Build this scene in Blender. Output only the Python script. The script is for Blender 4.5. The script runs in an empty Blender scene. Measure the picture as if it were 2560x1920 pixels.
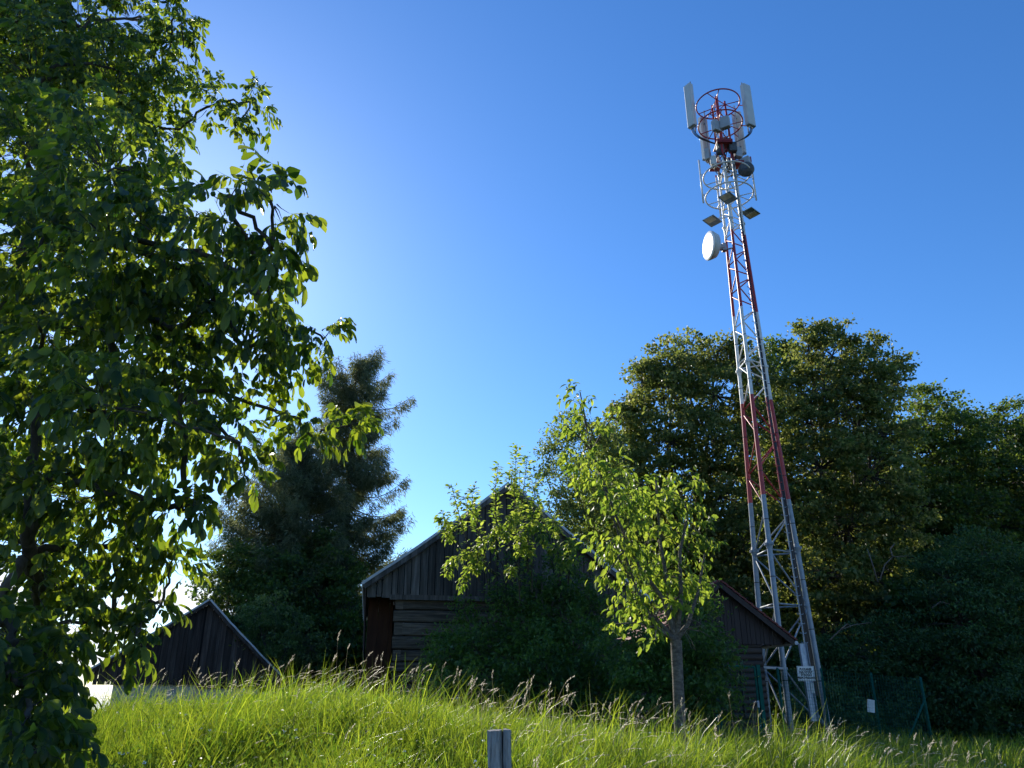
import bpy, math, random
import numpy as np
from mathutils import Vector, Matrix
random.seed(7); rng = np.random.default_rng(11)
SC = bpy.context.scene; COL = SC.collection
R = math.radians
# ------------------------------------------------------------------ camera, sky, sun, exposure
EYE = 1.6; FPX = 1923.0; PITCH = R(21.8); CP, SP = math.cos(PITCH), math.sin(PITCH)
cd = bpy.data.cameras.new('camera'); cam = bpy.data.objects.new('camera', cd); COL.objects.link(cam)
cam.location = (0, 0, EYE); cam.rotation_euler = (R(90) + PITCH, 0, 0)
cd.sensor_width = 36; cd.lens = 36 * FPX / 2560; cd.clip_end = 6000; cd.clip_start = .05
SC.camera = cam
SUN = Vector((-.464, .864, .533)).normalized()
EL = math.asin(SUN.z); AZ = math.atan2(SUN.x, SUN.y)
w = bpy.data.worlds.new('World'); SC.world = w; w.use_nodes = True
nt = w.node_tree; nt.nodes.clear()
def N(tree, typ, **kw):
    n = tree.nodes.new(typ)
    for k, v in kw.items(): setattr(n, k, v)
    return n
out = N(nt, 'ShaderNodeOutputWorld'); bg = N(nt, 'ShaderNodeBackground'); bg.inputs['Strength'].default_value = .112
sky = N(nt, 'ShaderNodeTexSky'); sky.sky_type = 'NISHITA'; sky.sun_disc = False
sky.sun_elevation = EL; sky.sun_rotation = AZ; sky.air_density = 1.0; sky.dust_density = .25; sky.ozone_density = 2.2; sky.altitude = 300
hs = N(nt, 'ShaderNodeHueSaturation'); hs.inputs['Saturation'].default_value = 1.24; hs.inputs['Value'].default_value = 1.0
nt.links.new(sky.outputs[0], hs.inputs['Color'])
# small broken clouds low over the horizon
tc = N(nt, 'ShaderNodeTexCoord'); sx = N(nt, 'ShaderNodeSeparateXYZ'); nt.links.new(tc.outputs['Generated'], sx.inputs[0])
mp = N(nt, 'ShaderNodeMapping'); mp.inputs['Scale'].default_value = (1, 1, 2.2); nt.links.new(tc.outputs['Generated'], mp.inputs[0])
nz = N(nt, 'ShaderNodeTexNoise'); nz.inputs['Scale'].default_value = 9; nz.inputs['Detail'].default_value = 9; nz.inputs['Roughness'].default_value = .62
nt.links.new(mp.outputs[0], nz.inputs['Vector'])
elr = N(nt, 'ShaderNodeMapRange'); elr.inputs['From Min'].default_value = 0.10; elr.inputs['From Max'].default_value = .20
elr.inputs['To Min'].default_value = .12; elr.inputs['To Max'].default_value = -.4
nt.links.new(sx.outputs['Z'], elr.inputs['Value'])
ad = N(nt, 'ShaderNodeMath', operation='ADD'); nt.links.new(nz.outputs[0], ad.inputs[0]); nt.links.new(elr.outputs[0], ad.inputs[1])
cr = N(nt, 'ShaderNodeMapRange'); cr.inputs['From Min'].default_value = .56; cr.inputs['From Max'].default_value = .68
nt.links.new(ad.outputs[0], cr.inputs['Value'])
mx = N(nt, 'ShaderNodeMix'); mx.data_type = 'RGBA'; mx.inputs['B'].default_value = (8.8, 9.2, 9.8, 1)
tn = N(nt, 'ShaderNodeMix'); tn.data_type = 'RGBA'; tn.blend_type = 'MULTIPLY'; tn.inputs['Factor'].default_value = 1; tn.inputs['B'].default_value = (.86, 1.07, 1.32, 1)
nt.links.new(hs.outputs[0], tn.inputs['A'])
nt.links.new(cr.outputs[0], mx.inputs['Factor']); nt.links.new(tn.outputs['Result'], mx.inputs['A'])
nt.links.new(mx.outputs['Result'], bg.inputs['Color']); nt.links.new(bg.outputs[0], out.inputs[0])
sd = bpy.data.lights.new('sun', 'SUN'); sd.energy = 5.0; sd.angle = R(.53); sd.color = (1, .93, .80)
so = bpy.data.objects.new('sun', sd); COL.objects.link(so); so.rotation_euler = SUN.to_track_quat('Z', 'Y').to_euler(); so.location = (-30, 60, 50)
SC.view_settings.view_transform = 'Standard'; SC.view_settings.look = 'None'; SC.view_settings.gamma = 1
SC.view_settings.exposure = .45
SC.render.engine = 'CYCLES'; cy = SC.cycles
cy.max_bounces = 7; cy.diffuse_bounces = 3; cy.glossy_bounces = 2; cy.transmission_bounces = 4; cy.transparent_max_bounces = 4
cy.use_denoising = True; cy.use_adaptive_sampling = True; cy.adaptive_threshold = .02; cy.caustics_reflective = False; cy.caustics_refractive = False
cy.sample_clamp_indirect = 6
# ------------------------------------------------------------------ helpers
def at(px, py, Y):
    u = (px - 1280) / FPX; v = (960 - py) / FPX; yc = CP - v * SP
    return Vector((u / yc * Y, Y, EYE + (SP + v * CP) / yc * Y))
def yc_of(py): return CP - (960 - py) / FPX * SP
def zy(py):
    v = (960 - py) / FPX; return (SP + v * CP) / (CP - v * SP)
def pxl(length, py, Y): return length / FPX / yc_of(py) * Y       # picture width -> metres at depth Y
def nrm(a): return a / np.maximum(np.linalg.norm(a, axis=-1, keepdims=True), 1e-9)
def link(o, parent=None):
    COL.objects.link(o)
    if parent is not None: o.parent = parent
    return o
def tag(o, label=None, cat=None, group=None, kind=None):
    if label: o['label'] = label
    if cat: o['category'] = cat
    if group: o['group'] = group
    if kind: o['kind'] = kind
    return o
def empty(name, loc, label, cat, group=None):
    o = bpy.data.objects.new(name, None); o.location = loc; o.empty_display_size = .2; COL.objects.link(o)
    bpy.context.view_layer.update() if False else None
    return tag(o, label, cat, group)
def np_mesh(name, V, faces, mat, parent=None, smooth=False):
    """V (n,3); faces: list of int arrays (m,k)"""
    V = np.asarray(V, dtype=np.float64)
    if parent is not None: V = V - np.array(parent_world(parent))
    me = bpy.data.meshes.new(name); me.vertices.add(len(V)); me.vertices.foreach_set('co', V.astype(np.float32).ravel())
    loops = np.concatenate([f.ravel() for f in faces]).astype(np.int32)
    sizes = np.concatenate([np.full(len(f), f.shape[1]) for f in faces]).astype(np.int32)
    starts = np.concatenate([[0], np.cumsum(sizes)[:-1]]).astype(np.int32)
    me.loops.add(len(loops)); me.loops.foreach_set('vertex_index', loops)
    me.polygons.add(len(sizes)); me.polygons.foreach_set('loop_start', starts)
    try: me.polygons.foreach_set('loop_total', sizes)
    except Exception: pass
    me.update(calc_edges=True); me.validate()
    if smooth: me.polygons.foreach_set('use_smooth', np.ones(len(sizes), dtype=bool))
    me.materials.append(mat)
    return link(bpy.data.objects.new(name, me), parent)
def parent_world(p):
    l = Vector(p.location)
    while p.parent is not None: p = p.parent; l = l + Vector(p.location)
    return l
class MB:
    """collects shapes in world coordinates; build() makes ONE mesh object"""
    def __init__(s): s.v = []; s.f = []
    def add(s, vs, fs):
        o = len(s.v); s.v += [tuple(v) for v in vs]; s.f += [tuple(i + o for i in f) for f in fs]; return s
    def box(s, c, size, ax=None, jit=0):
        """ax: 3 unit axes"""
        ax = ax or (Vector((1, 0, 0)), Vector((0, 1, 0)), Vector((0, 0, 1))); c = Vector(c)
        vs = []
        for k in (-1, 1):
            for j in (-1, 1):
                for i in (-1, 1):
                    vs.append(c + ax[0] * i * size[0] / 2 + ax[1] * j * size[1] / 2 + ax[2] * k * size[2] / 2)
        return s.add(vs, [(0, 2, 3, 1), (4, 5, 7, 6), (0, 1, 5, 4), (2, 6, 7, 3), (0, 4, 6, 2), (1, 3, 7, 5)])
    def prism(s, pts, vec):
        """polygon pts extruded by vec"""
        n = len(pts); vec = Vector(vec); a = [Vector(p) for p in pts]; b = [p + vec for p in a]
        return s.add(a + b, [tuple(range(n))[::-1], tuple(range(n, 2 * n))] + [(i, (i + 1) % n, n + (i + 1) % n, n + i) for i in range(n)])
    def tube(s, pts, rad, n=8, caps=True):
        pts = [Vector(p) for p in pts]; m = len(pts)
        if not hasattr(rad, '__len__'): rad = [rad] * m
        vs = []; fs = []; prev = None
        for i, p in enumerate(pts):
            d = (pts[min(i + 1, m - 1)] - pts[max(i - 1, 0)])
            d = d.normalized() if d.length > 1e-9 else Vector((0, 0, 1))
            if prev is None:
                q = Vector((0, 0, 1)) if abs(d.z) < .9 else Vector((1, 0, 0)); x = d.cross(q).normalized()
            else:
                x = (prev - d * prev.dot(d)); x = x.normalized() if x.length > 1e-6 else d.orthogonal().normalized()
            prev = x; y = d.cross(x)
            for k in range(n):
                a = 2 * math.pi * k / n; vs.append(p + (x * math.cos(a) + y * math.sin(a)) * rad[i])
        for i in range(m - 1):
            for k in range(n):
                fs.append((i * n + k, i * n + (k + 1) % n, (i + 1) * n + (k + 1) % n, (i + 1) * n + k))
        if caps: fs.append(tuple(range(n))[::-1]); fs.append(tuple((m - 1) * n + k for k in range(n)))
        return s.add(vs, fs)
    def ring(s, c, r, t, n=36, a0=0, a1=360, axis=None):
        pts = []
        c = Vector(c)
        for i in range(n + 1):
            a = R(a0 + (a1 - a0) * i / n); pts.append(c + Vector((math.cos(a) * r, math.sin(a) * r, 0)))
        return s.tube(pts, t, 6)
    def build(s, name, mat, parent=None, smooth=False, bevel=0):
        off = parent_world(parent) if parent is not None else Vector((0, 0, 0))
        me = bpy.data.meshes.new(name); me.from_pydata([tuple(Vector(v) - off) for v in s.v], [], s.f); me.update()
        if smooth:
            for p in me.polygons: p.use_smooth = len(p.vertices) == 4
        me.materials.append(mat); o = bpy.data.objects.new(name, me)
        if bevel:
            b = o.modifiers.new('bevel', 'BEVEL'); b.width = bevel; b.segments = 2; b.limit_method = 'ANGLE'
        return link(o, parent)
# ------------------------------------------------------------------ materials
def newmat(name):
    m = bpy.data.materials.new(name); m.use_nodes = True; t = m.node_tree; t.nodes.clear()
    o = N(t, 'ShaderNodeOutputMaterial'); return m, t, o
def ramp(t, src, stops, interp='LINEAR'):
    r = N(t, 'ShaderNodeValToRGB'); r.color_ramp.interpolation = interp; e = r.color_ramp.elements
    while len(e) < len(stops): e.new(.5)
    for i, (p, c) in enumerate(stops): e[i].position = p; e[i].color = (*c, 1)
    t.links.new(src, r.inputs[0]); return r.outputs[0]
def leafmat(name, c1, c2, c3, tr1, tr2, trans=.45, rough=.45, spec=.4, patch=.6, lo=.75):
    """c1..c3 reflectance range by leaf, tr1/tr2 transmitted colour range"""
    m, t, o = newmat(name)
    g = N(t, 'ShaderNodeNewGeometry')
    rc = ramp(t, g.outputs['Random Per Island'], [(0, c1), (.55, c2), (1, c3)])
    tc_ = ramp(t, g.outputs['Random Per Island'], [(0, tr1), (1, tr2)])
    nz = N(t, 'ShaderNodeTexNoise'); nz.inputs['Scale'].default_value = patch; nz.inputs['Detail'].default_value = 3
    t.links.new(g.outputs['Position'], nz.inputs['Vector'])
    mr = N(t, 'ShaderNodeMapRange'); mr.inputs['From Min'].default_value = .3; mr.inputs['From Max'].default_value = .7
    mr.inputs['To Min'].default_value = lo; mr.inputs['To Max'].default_value = 1.2; t.links.new(nz.outputs[0], mr.inputs['Value'])
    h2 = N(t, 'ShaderNodeHueSaturation'); t.links.new(tc_, h2.inputs['Color']); t.links.new(mr.outputs[0], h2.inputs['Value'])
    h1 = N(t, 'ShaderNodeHueSaturation'); t.links.new(rc, h1.inputs['Color']); t.links.new(mr.outputs[0], h1.inputs['Value'])
    p = N(t, 'ShaderNodeBsdfPrincipled'); p.inputs['Roughness'].default_value = rough; p.inputs['Specular IOR Level'].default_value = spec
    t.links.new(h1.outputs[0], p.inputs['Base Color'])
    tl = N(t, 'ShaderNodeBsdfTranslucent'); t.links.new(h2.outputs[0], tl.inputs['Color'])
    mxs = N(t, 'ShaderNodeMixShader'); mxs.inputs[0].default_value = trans
    t.links.new(p.outputs[0], mxs.inputs[1]); t.links.new(tl.outputs[0], mxs.inputs[2]); t.links.new(mxs.outputs[0], o.inputs[0])
    return m
def woodmat(name, ca, cb, cc, grain=(1, 1, 1), scale=6, rough=.85, bump=.4, island=.35, spec=.3):
    """grain: mapping scale, small along the grain"""
    m, t, o = newmat(name); g = N(t, 'ShaderNodeNewGeometry'); mp = N(t, 'ShaderNodeMapping'); mp.inputs['Scale'].default_value = grain
    cmb = N(t, 'ShaderNodeVectorMath', operation='ADD')
    ms = N(t, 'ShaderNodeMath', operation='MULTIPLY'); ms.inputs[1].default_value = 37; t.links.new(g.outputs['Random Per Island'], ms.inputs[0])
    t.links.new(g.outputs['Position'], cmb.inputs[0]); t.links.new(ms.outputs[0], cmb.inputs[1]); t.links.new(cmb.outputs[0], mp.inputs[0])
    nz = N(t, 'ShaderNodeTexNoise'); nz.inputs['Scale'].default_value = scale; nz.inputs['Detail'].default_value = 8; nz.inputs['Roughness'].default_value = .7
    t.links.new(mp.outputs[0], nz.inputs['Vector'])
    c = ramp(t, nz.outputs[0], [(.3, ca), (.5, cb), (.72, cc)])
    mr = N(t, 'ShaderNodeMapRange'); mr.inputs['To Min'].default_value = 1 - island; mr.inputs['To Max'].default_value = 1 + island
    t.links.new(g.outputs['Random Per Island'], mr.inputs['Value'])
    h = N(t, 'ShaderNodeHueSaturation'); t.links.new(c, h.inputs['Color']); t.links.new(mr.outputs[0], h.inputs['Value'])
    p = N(t, 'ShaderNodeBsdfPrincipled'); p.inputs['Roughness'].default_value = rough; p.inputs['Specular IOR Level'].default_value = spec
    b = N(t, 'ShaderNodeBump'); b.inputs['Strength'].default_value = bump; b.inputs['Distance'].default_value = .02
    t.links.new(nz.outputs[0], b.inputs['Height']); t.links.new(b.outputs[0], p.inputs['Normal'])
    t.links.new(h.outputs[0], p.inputs['Base Color']); t.links.new(p.outputs[0], o.inputs[0]); return m
def plainmat(name, c, rough=.5, metal=0, var=.15, scale=8, spec=.4):
    m, t, o = newmat(name); g = N(t, 'ShaderNodeNewGeometry')
    nz = N(t, 'ShaderNodeTexNoise'); nz.inputs['Scale'].default_value = scale; nz.inputs['Detail'].default_value = 6
    t.links.new(g.outputs['Position'], nz.inputs['Vector'])
    lo = tuple(x * (1 - var) for x in c); hi = tuple(min(1, x * (1 + var)) for x in c)
    cc = ramp(t, nz.outputs[0], [(.3, lo), (.7, hi)])
    p = N(t, 'ShaderNodeBsdfPrincipled'); p.inputs['Roughness'].default_value = rough; p.inputs['Metallic'].default_value = metal
    p.inputs['Specular IOR Level'].default_value = spec
    t.links.new(cc, p.inputs['Base Color']); t.links.new(p.outputs[0], o.inputs[0]); return m
M = {}
M['walnut'] = leafmat('walnut_leaf', (.018, .042, .015), (.028, .062, .020), (.045, .09, .028), (.08, .20, .01), (.60, .72, .04), .42, .42, .35)
M['cherry'] = leafmat('cherry_leaf', (.035, .08, .02), (.055, .115, .028), (.09, .15, .035), (.20, .34, .03), (.62, .74, .07), .5, .45, .25)
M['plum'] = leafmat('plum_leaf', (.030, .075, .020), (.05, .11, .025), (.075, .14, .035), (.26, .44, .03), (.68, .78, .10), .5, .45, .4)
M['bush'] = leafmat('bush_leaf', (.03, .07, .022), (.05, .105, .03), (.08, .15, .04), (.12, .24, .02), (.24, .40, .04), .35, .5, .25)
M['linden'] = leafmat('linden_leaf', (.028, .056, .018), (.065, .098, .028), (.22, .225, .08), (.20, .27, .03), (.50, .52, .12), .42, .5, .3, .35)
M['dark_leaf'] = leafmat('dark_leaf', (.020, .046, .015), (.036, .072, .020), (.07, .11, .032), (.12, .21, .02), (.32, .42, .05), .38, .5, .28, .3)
M['willow'] = leafmat('willow_leaf', (.035, .065, .022), (.06, .10, .035), (.11, .15, .06), (.22, .32, .04), (.44, .54, .10), .42, .45, .4)
M['robinia'] = leafmat('robinia_leaf', (.028, .066, .026), (.042, .095, .034), (.07, .14, .05), (.08, .16, .03), (.15, .26, .04), .35, .5, .25)
M['needle'] = leafmat('needle', (.05, .075, .042), (.085, .115, .065), (.15, .18, .11), (.22, .26, .08), (.42, .45, .18), .36, .6, .25)
M['grass'] = leafmat('grass_blade', (.028, .075, .010), (.06, .13, .015), (.12, .19, .03), (.10, .24, .01), (.66, .78, .05), .5, .33, .5, 1.4, .55)
M['heads'] = leafmat('seed_head', (.22, .19, .12), (.38, .33, .24), (.55, .49, .38), (.55, .48, .36), (.85, .78, .64), .55, .6, .3)
M['weed'] = leafmat('weed_leaf', (.03, .09, .02), (.05, .12, .025), (.07, .16, .03), (.2, .38, .03), (.35, .5, .05), .45, .5, .3)
M['bark'] = woodmat('bark', (.030, .026, .022), (.07, .062, .052), (.12, .11, .095), (1, 1, .35), 9, .9, .6, .1)
M['bark_pale'] = woodmat('bark_pale', (.045, .038, .030), (.12, .10, .082), (.24, .21, .17), (1, 1, 2.2), 14, .85, .9, .05)
M['boards'] = woodmat('weathered_boards', (.026, .023, .020), (.080, .072, .065), (.18, .167, .155), (1, 1, .07), 9, .8, .5, .45)
M['boards2'] = woodmat('old_dark_boards', (.020, .013, .010), (.048, .036, .030), (.10, .085, .075), (1, 1, .07), 8, .85, .5, .45)
M['logs'] = woodmat('hewn_logs', (.02, .017, .014), (.085, .072, .058), (.20, .175, .14), (.07, .07, 1.5), 13, .9, 1.0, .22)
M['brownboards'] = woodmat('brown_stained_boards', (.045, .018, .010), (.085, .034, .018), (.12, .055, .03), (1, 1, .12), 6, .75, .3, .2)
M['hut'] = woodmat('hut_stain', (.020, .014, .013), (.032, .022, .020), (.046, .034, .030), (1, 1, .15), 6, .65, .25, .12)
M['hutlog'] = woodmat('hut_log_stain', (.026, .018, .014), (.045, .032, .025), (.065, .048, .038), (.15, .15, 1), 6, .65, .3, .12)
M['redroof'] = plainmat('red_roof_tiles', (.16, .035, .028), .7, 0, .3, 6)
M['sheet'] = plainmat('roof_sheet', (.42, .44, .46), .5, .25, .18, 5)
M['plaster'] = plainmat('old_plaster', (.42, .40, .36), .9, 0, .25, 3)
M['post'] = woodmat('grey_post', (.06, .055, .05), (.30, .29, .275), (.58, .56, .53), (1, 1, .09), 55, .95, 1.0, .05)
M['dark'] = plainmat('dark_gap', (.008, .008, .008), .9)
M['black'] = plainmat('black_cable', (.012, .012, .014), .5)
M['galv'] = plainmat('galvanised_steel', (.30, .34, .38), .5, .45, .2, 9)
M['antenna'] = plainmat('antenna_grey', (.52, .56, .55), .5, 0, .06, 3)
M['unit'] = plainmat('radio_unit_grey', (.34, .38, .41), .55, 0, .1, 5)
M['dark_unit'] = plainmat('dark_grey_unit', (.07, .08, .09), .6, 0, .3, 12)
M['white'] = plainmat('white_enamel', (.80, .80, .78), .4, 0, .04, 5)
M['beige'] = plainmat('beige_panel', (.72, .67, .54), .6)
M['slate'] = plainmat('blue_grey_panel', (.26, .32, .37), .5)
M['greenpaint'] = plainmat('green_fence_paint', (.012, .10, .075), .8, 0, .15, 8, .1)
M['ink'] = plainmat('ink', (.01, .01, .012), .6)
M['red'] = plainmat('red_paint', (.22, .020, .022), .5)
def mastmat():
    m, t, o = newmat('mast_paint_bands'); g = N(t, 'ShaderNodeNewGeometry'); s = N(t, 'ShaderNodeSeparateXYZ')
    t.links.new(g.outputs['Position'], s.inputs[0])
    d = N(t, 'ShaderNodeMath', operation='DIVIDE'); d.inputs[1].default_value = 30; t.links.new(s.outputs['Z'], d.inputs[0])
    rd = (.38, .032, .030); wh = (.68, .69, .66); gv = (.23, .28, .32)
    c = ramp(t, d.outputs[0], [(0, gv), (7.46 / 30, rd), (10.97 / 30, wh), (14.39 / 30, rd), (17.6 / 30, wh), (21.0 / 30, rd)], 'CONSTANT')
    nz = N(t, 'ShaderNodeTexNoise'); nz.inputs['Scale'].default_value = 5; nz.inputs['Detail'].default_value = 8
    t.links.new(g.outputs['Position'], nz.inputs['Vector'])
    mr = N(t, 'ShaderNodeMapRange'); mr.inputs['From Min'].default_value = .3; mr.inputs['From Max'].default_value = .7; mr.inputs['To Min'].default_value = .8; mr.inputs['To Max'].default_value = 1.1
    t.links.new(nz.outputs[0], mr.inputs['Value'])
    h = N(t, 'ShaderNodeHueSaturation'); t.links.new(c, h.inputs['Color']); t.links.new(mr.outputs[0], h.inputs['Value'])
    p = N(t, 'ShaderNodeBsdfPrincipled'); p.inputs['Roughness'].default_value = .42; p.inputs['Metallic'].default_value = .05
    t.links.new(h.outputs[0], p.inputs['Base Color']); t.links.new(p.outputs[0], o.inputs[0]); return m
M['mast'] = mastmat()
# ------------------------------------------------------------------ ground
A_ = np.array([-.62, -.555, -.47, -.385, -.285, -.21, -.135, -.06, .01, .11, .205, .30, .395, .48, .60])
TP = np.array([1800, 1760, 1746, 1726, 1706, 1702, 1724, 1758, 1786, 1816, 1838, 1850, 1876, 1906, 1944])      # tips of the dense grass on the crest
YC = np.array([12.5, 12.2, 11.8, 11.2, 10.6, 10.0, 9.4, 8.8, 8.4, 8.6, 9.0, 9.4, 9.8, 10, 10])
TZ = np.array([zy(p) for p in TP])
GH = .62
def sstep(x): x = np.clip(x, 0, 1); return x * x * (3 - 2 * x)
def ground(x, y):
    x = np.asarray(x, float); y = np.asarray(y, float)
    a = x / np.maximum(y, 2.5)
    a = np.clip(a, -.62, .6)
    yc = np.interp(a, A_, YC); tz = np.interp(a, A_, TZ)
    H = EYE + yc * tz - GH
    plateau = np.interp(a, [-.6, -.3, 0, .3, .6], [.1, .5, .75, .35, .05])
    start = 3.2
    up = H * sstep((y - start) / (yc - start + .4)) ** .85
    down = H + (plateau - H) * sstep((y - yc - .3) / 7)
    z = np.where(y < yc, up, down)
    far = np.clip((np.hypot(x, y) - 70) / 2500, 0, 1)
    z = z * np.clip(1 - (np.hypot(x, y) - 60) / 200, 0, 1) - far ** .8 * 160
    z = z + .05 * np.sin(x * 1.3 + 1) * np.sin(y * 1.1) + .03 * np.sin(x * 3.1) * np.cos(y * 2.7)
    return z
def gz(x, y): return float(ground(x, y))
def make_ground():
    ys = np.unique(np.concatenate([np.linspace(-3000, -60, 12), np.linspace(-50, 0, 20), np.linspace(0, 22, 110), np.linspace(23, 90, 40), np.linspace(110, 4000, 26)]))
    xs = np.unique(np.concatenate([-np.geomspace(24, 3500, 20), np.linspace(-23, 23, 130), np.geomspace(24, 3500, 20)]))
    X, Y = np.meshgrid(xs, ys); Z = ground(X, Y); V = np.stack([X, Y, Z], -1).reshape(-1, 3)
    n = len(xs); i = np.arange(len(ys) - 1)[:, None] * n + np.arange(n - 1)[None]; i = i.ravel()
    m, t, o = newmat('meadow_soil'); g = N(t, 'ShaderNodeNewGeometry')
    nz = N(t, 'ShaderNodeTexNoise'); nz.inputs['Scale'].default_value = 1.5; nz.inputs['Detail'].default_value = 10; t.links.new(g.outputs['Position'], nz.inputs['Vector'])
    c = ramp(t, nz.outputs[0], [(.3, (.015, .022, .008)), (.55, (.03, .05, .013)), (.75, (.055, .07, .022))])
    p = N(t, 'ShaderNodeBsdfPrincipled'); p.inputs['Roughness'].default_value = .95; t.links.new(c, p.inputs['Base Color'])
    b = N(t, 'ShaderNodeBump'); b.inputs['Distance'].default_value = .1; t.links.new(nz.outputs[0], b.inputs['Height']); t.links.new(b.outputs[0], p.inputs['Normal'])
    t.links.new(p.outputs[0], o.inputs[0])
    g_ = np_mesh('ground', V, [np.stack([i, i + 1, i + n + 1, i + n], 1)], m, smooth=True)
    tag(g_, 'grassy bank rising to a low crest in front of the farm buildings', 'ground', kind='structure')
make_ground()
# ------------------------------------------------------------------ leaves
T_BROAD = (np.array([0, .3, .66, 1., .3, .66, .3, .66]), np.array([0, 0, 0, 0, -.5, -.42, .5, .42]), np.array([0, .0, -.05, -.2, .10, .05, .10, .05]),
           [np.array([[0, 4, 1], [0, 1, 6], [5, 3, 2], [2, 3, 7]]), np.array([[4, 5, 2, 1], [1, 2, 7, 6]])])
def _obov():
    ts = [.0, .18, .42, .66, .87, 1.]; wd = [.26, .43, .5, .34]; curl = lambda t: .05 * t - .30 * t * t
    T = ts + ts[1:5] * 2; S = [0.] * 6 + [-q for q in wd] + wd; Nn_ = [curl(t) for t in T]; Nn_ = [n + (.09 if i > 5 else 0) for i, n in enumerate(Nn_)]
    tri = [[0, 6, 1], [0, 1, 10], [9, 5, 4], [4, 5, 13]]; q = []
    for i in range(3): q += [[1 + i, 6 + i, 7 + i, 2 + i], [1 + i, 2 + i, 11 + i, 10 + i]]
    return np.array(T), np.array(S), np.array(Nn_), [np.array(tri), np.array(q)]
T_OBOV = _obov()
T_SIMPLE = (np.array([0, .45, 1., .5]), np.array([0, -.5, 0, .5]), np.array([0, .08, -.1, .08]), [np.array([[0, 1, 2], [0, 2, 3]])])
T_STRIP = (np.array([0, .4, 1., .4]), np.array([0, -.5, 0, .5]), np.array([0, 0, 0, 0]), [np.array([[0, 1, 2, 3]])])
def leaves(P, D, Nn, L, W, tmpl):
    t, s, n, F = tmpl; D = nrm(D); S = nrm(np.cross(D, Nn)); N2 = np.cross(S, D)
    L = L[:, None, None]; W = W[:, None, None]
    V = P[:, None] + L * t[None, :, None] * D[:, None] + W * s[None, :, None] * S[:, None] + L * n[None, :, None] * N2[:, None]
    k = len(t); off = (np.arange(len(P)) * k)[:, None, None]
    return V.reshape(-1, 3), [(f[None] + off).reshape(-1, f.shape[1]) for f in F]
def rdir(n):
    return nrm(rng.normal(size=(n, 3)))
def lobe(px, py, r, Y, rd=None, ry=None):
    c = at(px, py, Y); rx = pxl(r, py, Y); v = pxl(ry or r, py, Y) * (1.0 + .35 * max(0, (1100 - py) / 1100))
    return np.array(c), np.array([rx, rd or rx * 1.2, v])
def limbs(mb, base, trunk_top, targets, r0, r1, wob=.12, n=8):
    """trunk plus limbs curving to targets"""
    base = Vector(base); top = Vector(trunk_top)
    pts = []; rad = []
    for i in range(7):
        f = i / 6; p = base.lerp(top, f) + Vector((random.uniform(-1, 1), random.uniform(-1, 1), 0)) * wob * .4 * (f > 0)
        pts.append(p); rad.append((r0 * (1 + .5 * (1 - f) ** 6)) * (1 - .35 * f))
    pts[0] = pts[0] - Vector((0, 0, .25))
    mb.tube(pts, rad, 10)
    for tg, rr in targets:
        tg = Vector(tg); f = random.uniform(.45, 1); st = base.lerp(top, f); mid = st.lerp(tg, .45) + Vector((random.uniform(-1, 1), random.uniform(-1, 1), random.uniform(0, 1.2))) * wob * (tg - st).length * .6
        P = []; Q = []
        for i in range(8):
            g = i / 7; P.append(st * (1 - g) ** 2 + mid * 2 * g * (1 - g) + tg * g * g + Vector((random.uniform(-1, 1), random.uniform(-1, 1), random.uniform(-1, 1))) * wob * .25 * (0 < i < 7)); Q.append(rr * (1 - g) ** .8 + r1)
        mb.tube(P, Q, 6, False)
def tips_in(lobes, per_m2, shell=.35, mn=3):
    T = []; O = []; C = []
    for c, rr in lobes:
        area = math.pi * rr[0] * rr[2]
        n = max(mn, int(per_m2 * area * (1 + .5 * rr[1] / max(rr[0], .01)) / 1.5)); d = rdir(n); q = (shell + (1 - shell) * rng.random((n, 1))) ** .6
        lump = 1 + .18 * np.sin(d[:, :1] * 5 + c[0]) * np.cos(d[:, 2:] * 4 + c[2])
        T.append(c + d * q * rr * lump); O.append(nrm(d + np.array([0, 0, .25]))); C.append(np.repeat(c[None], n, 0))
    return np.concatenate(T), np.concatenate(O), np.concatenate(C)
def twigs(mb, T, C, r, frac=1.0, n=3):
    for i in range(len(T)):
        if random.random() > frac: continue
        a = Vector(C[i]); b = Vector(T[i]); m = a.lerp(b, .55) + Vector((random.uniform(-1, 1), random.uniform(-1, 1), random.uniform(-.3, 1))) * (b - a).length * .14
        mb.tube([a, m, b], [r, r * .6, r * .25], n, False)
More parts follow.
